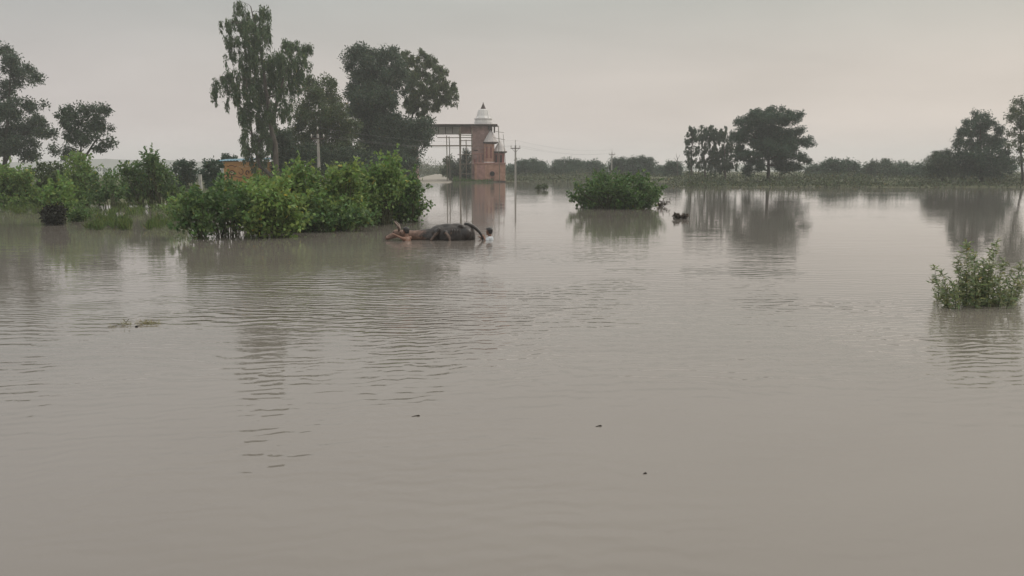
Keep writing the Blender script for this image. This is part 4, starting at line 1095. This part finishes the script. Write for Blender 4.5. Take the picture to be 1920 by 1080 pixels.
    t = MB()
    pts = [bpt(871, 421), bpt(878, 421.5, -0.02), bpt(886, 424, -0.04), bpt(893, 429, -0.05), bpt(899, 435, -0.06), bpt(903, 441, -0.08), bpt(905, 446, -0.10), bpt(906, 452, -0.10)]
    t.tube(pts, [0.075, 0.072, 0.066, 0.058, 0.05, 0.042, 0.045, 0.02], 10)
    t.build('tail', hide, root, True)
buffalo()

hair_m = wet('wet_black_hair', (0.006, 0.005, 0.005), (0.016, 0.013, 0.012), 20, 0.4)
skin = wet('brown_skin', (0.17, 0.085, 0.055), (0.26, 0.14, 0.095), 8, 0.5)
shirt = surf('wet_pale_shirt', (0.36, 0.39, 0.42), (0.56, 0.59, 0.61), 6, 0.6, 0.4)
def hand(m, wr, dirv, side, up):
    """palm and five curled fingers; wr wrist point"""
    dirv, side, up = Vector(dirv).normalized(), Vector(side).normalized(), Vector(up).normalized()
    palm = wr + dirv * 0.05
    m.sphere(palm, (0.045, 0.04, 0.02), 10, 7, Matrix((dirv, side, up)).transposed())
    for k, (o, L) in enumerate(((-0.03, 0.062), (-0.010, 0.072), (0.011, 0.068), (0.031, 0.052))):
        a = palm + dirv * 0.035 + side * o; b = a + dirv * L * 0.5 - up * L * 0.18; c = b + dirv * L * 0.18 - up * L * 0.45
        m.cap(a, b, 0.0095, 0.009, 7); m.cap(b, c, 0.009, 0.0075, 7)
    a = palm - dirv * 0.02 - side * 0.035; b = a + dirv * 0.03 - side * 0.03 - up * 0.012; c = b + dirv * 0.03 + side * 0.008 - up * 0.018
    m.cap(a, b, 0.011, 0.010, 7); m.cap(b, c, 0.010, 0.008, 7)
def swimmer(label, head, facing, arms, clothes):
    """chest deep swimmer; head = centre of the head, facing = heading angle, arms = [(elbow, wrist)] in world space"""
    head = Vector(head)
    root = empty('person', (head.x, head.y, -0.9), 0, label, 'person')
    f = Vector((math.cos(facing), math.sin(facing), 0)); s = Vector((-f.y, f.x, 0)); u = Vector((0, 0, 1))
    Rm = Matrix((f, s, u)).transposed()
    m = MB()
    m.sphere(head + u * 0.015, (0.098, 0.078, 0.105), M=Rm); m.sphere(head + f * 0.02 - u * 0.05, (0.075, 0.06, 0.075), M=Rm); m.sphere(head + f * 0.065 - u * 0.105, (0.03, 0.03, 0.022), M=Rm)
    m.cap(head + f * 0.088 + u * 0.015, head + f * 0.108 - u * 0.028, 0.009, 0.014, 7)
    m.cap(head + f * 0.088 - u * 0.066 - s * 0.018, head + f * 0.088 - u * 0.066 + s * 0.018, 0.009, 0.009, 7)
    for k in (-1, 1):
        m.sphere(head + s * k * 0.082 - u * 0.01, (0.022, 0.011, 0.032), 8, 6, Rm)
        m.sphere(head + f * 0.08 + s * k * 0.03 + u * 0.030, (0.014, 0.02, 0.009), 8, 6, Rm)
    m.cap(head - u * 0.07 - f * 0.015, head - u * 0.19 - f * 0.03, 0.056, 0.066)
    ch = head - u * 0.36 - f * 0.03
    m.sphere(ch, (0.125, 0.18, 0.17), M=Rm); m.sphere(ch + u * 0.10, (0.085, 0.165, 0.08), M=Rm); m.sphere(ch - u * 0.2, (0.115, 0.155, 0.17), M=Rm)
    m.sphere(ch - u * 0.38, (0.12, 0.16, 0.13), M=Rm)
    for k in (-1, 1):
        hp = ch - u * 0.42 + s * k * 0.085
        m.cap(hp, hp - u * 0.22 + f * 0.08 * k, 0.085, 0.06); m.cap(hp - u * 0.22 + f * 0.08 * k, hp - u * 0.36 - f * 0.12, 0.06, 0.035)
    for k, (el_, wr) in zip((-1, 1), arms):
        shd = ch + u * 0.105 + s * k * 0.185
        el_, wr = Vector(el_), Vector(wr)
        m.sphere(shd, 0.068); m.cap(shd, el_, 0.054, 0.043); m.cap(el_, wr, 0.042, 0.028)
        dv_ = (wr - el_).normalized(); sd_ = dv_.cross(u); sd_ = sd_.normalized() if sd_.length > 0.05 else s
        hand(m, wr, dv_, sd_ * -k, sd_.cross(dv_))
    me = evaluated(m, 'body', 0.0085, 3)
    link('body', me, skin, root)
    h = MB()
    h.sphere(head + u * 0.036 - f * 0.016, (0.118, 0.104, 0.108), M=Rm); h.sphere(head - f * 0.045 - u * 0.02, (0.082, 0.094, 0.092), M=Rm); h.sphere(head + f * 0.05 + u * 0.082, (0.062, 0.07, 0.036), M=Rm)
    hm = evaluated(h, 'hair', 0.008, 2)
    bm_ = bmesh.new(); bm_.from_mesh(hm)
    cut = [v for v in bm_.verts if ((v.co - head).dot(f) > 0.035 and (v.co - head).z < 0.062) or (v.co - head).z < -0.085]
    bmesh.ops.delete(bm_, geom=cut, context='VERTS'); bm_.to_mesh(hm); bm_.free()
    link('hair', hm, hair_m, root)
    for k in (-1, 1):
        e = MB(); e.sphere(head + f * 0.087 + s * k * 0.03 + u * 0.022, (0.008, 0.013, 0.008), 8, 6, Rm); e.build('eye', dark_m, root, True)
    if clothes:
        c = MB(); c.sphere(ch + u * 0.005, (0.142, 0.205, 0.185), M=Rm); c.sphere(ch + u * 0.115 - f * 0.005, (0.100, 0.195, 0.086), M=Rm); c.sphere(ch - u * 0.22, (0.132, 0.175, 0.19), M=Rm); c.sphere(ch - u * 0.38, (0.135, 0.178, 0.14), M=Rm)
        for k, (el_, wr) in zip((-1, 1), arms):
            shd = ch + u * 0.105 + s * k * 0.185; c.sphere(shd, 0.082); c.cap(shd, shd.lerp(Vector(el_), 0.75), 0.075, 0.066)
        cm = evaluated(c, 'shirt', 0.012, 2); link('shirt', cm, shirt, root)
    return root
hb = bpt(917, 438.5, -0.02); hb.z = 0.285
swimmer('swimmer in a pale wet shirt holding the tail of the black buffalo', hb, R(168),
        [(bpt(908, 449, 0.32) + Vector((0, 0, -0.03)), bpt(901, 447, 0.16) + Vector((0, 0, 0.03))), (bpt(911, 452, -0.33), bpt(907.5, 444.5, -0.20))], True)
ha = bpt(761, 431, -0.42); ha.z = 0.335
swimmer('bare shouldered swimmer with wet black hair at the neck of the buffalo', ha, R(150),
        [(bpt(752, 440, -0.06), bpt(745, 435, -0.02)), (bpt(750, 445, -0.60), bpt(740, 440, -0.50))], False)

# ================================================================== HAZE
def haze():
    m = bpy.data.materials.new('haze'); m.use_nodes = True
    n, l = m.node_tree.nodes, m.node_tree.links; n.clear()
    o = n.new('ShaderNodeOutputMaterial'); v = n.new('ShaderNodeVolumePrincipled')
    v.inputs['Color'].default_value = (0.96, 0.98, 0.985, 1)
    v.inputs['Density'].default_value = 0.00080
    v.inputs['Anisotropy'].default_value = 0.2
    l.new(v.outputs[0], o.inputs['Volume'])
    mb = MB(); mb.box(-1510, 1510, -130, 1390, -2.0, 30)
    tag(mb.build('haze', m), 'thin pale haze in the humid air over the flood', None, None, 'stuff')
haze()
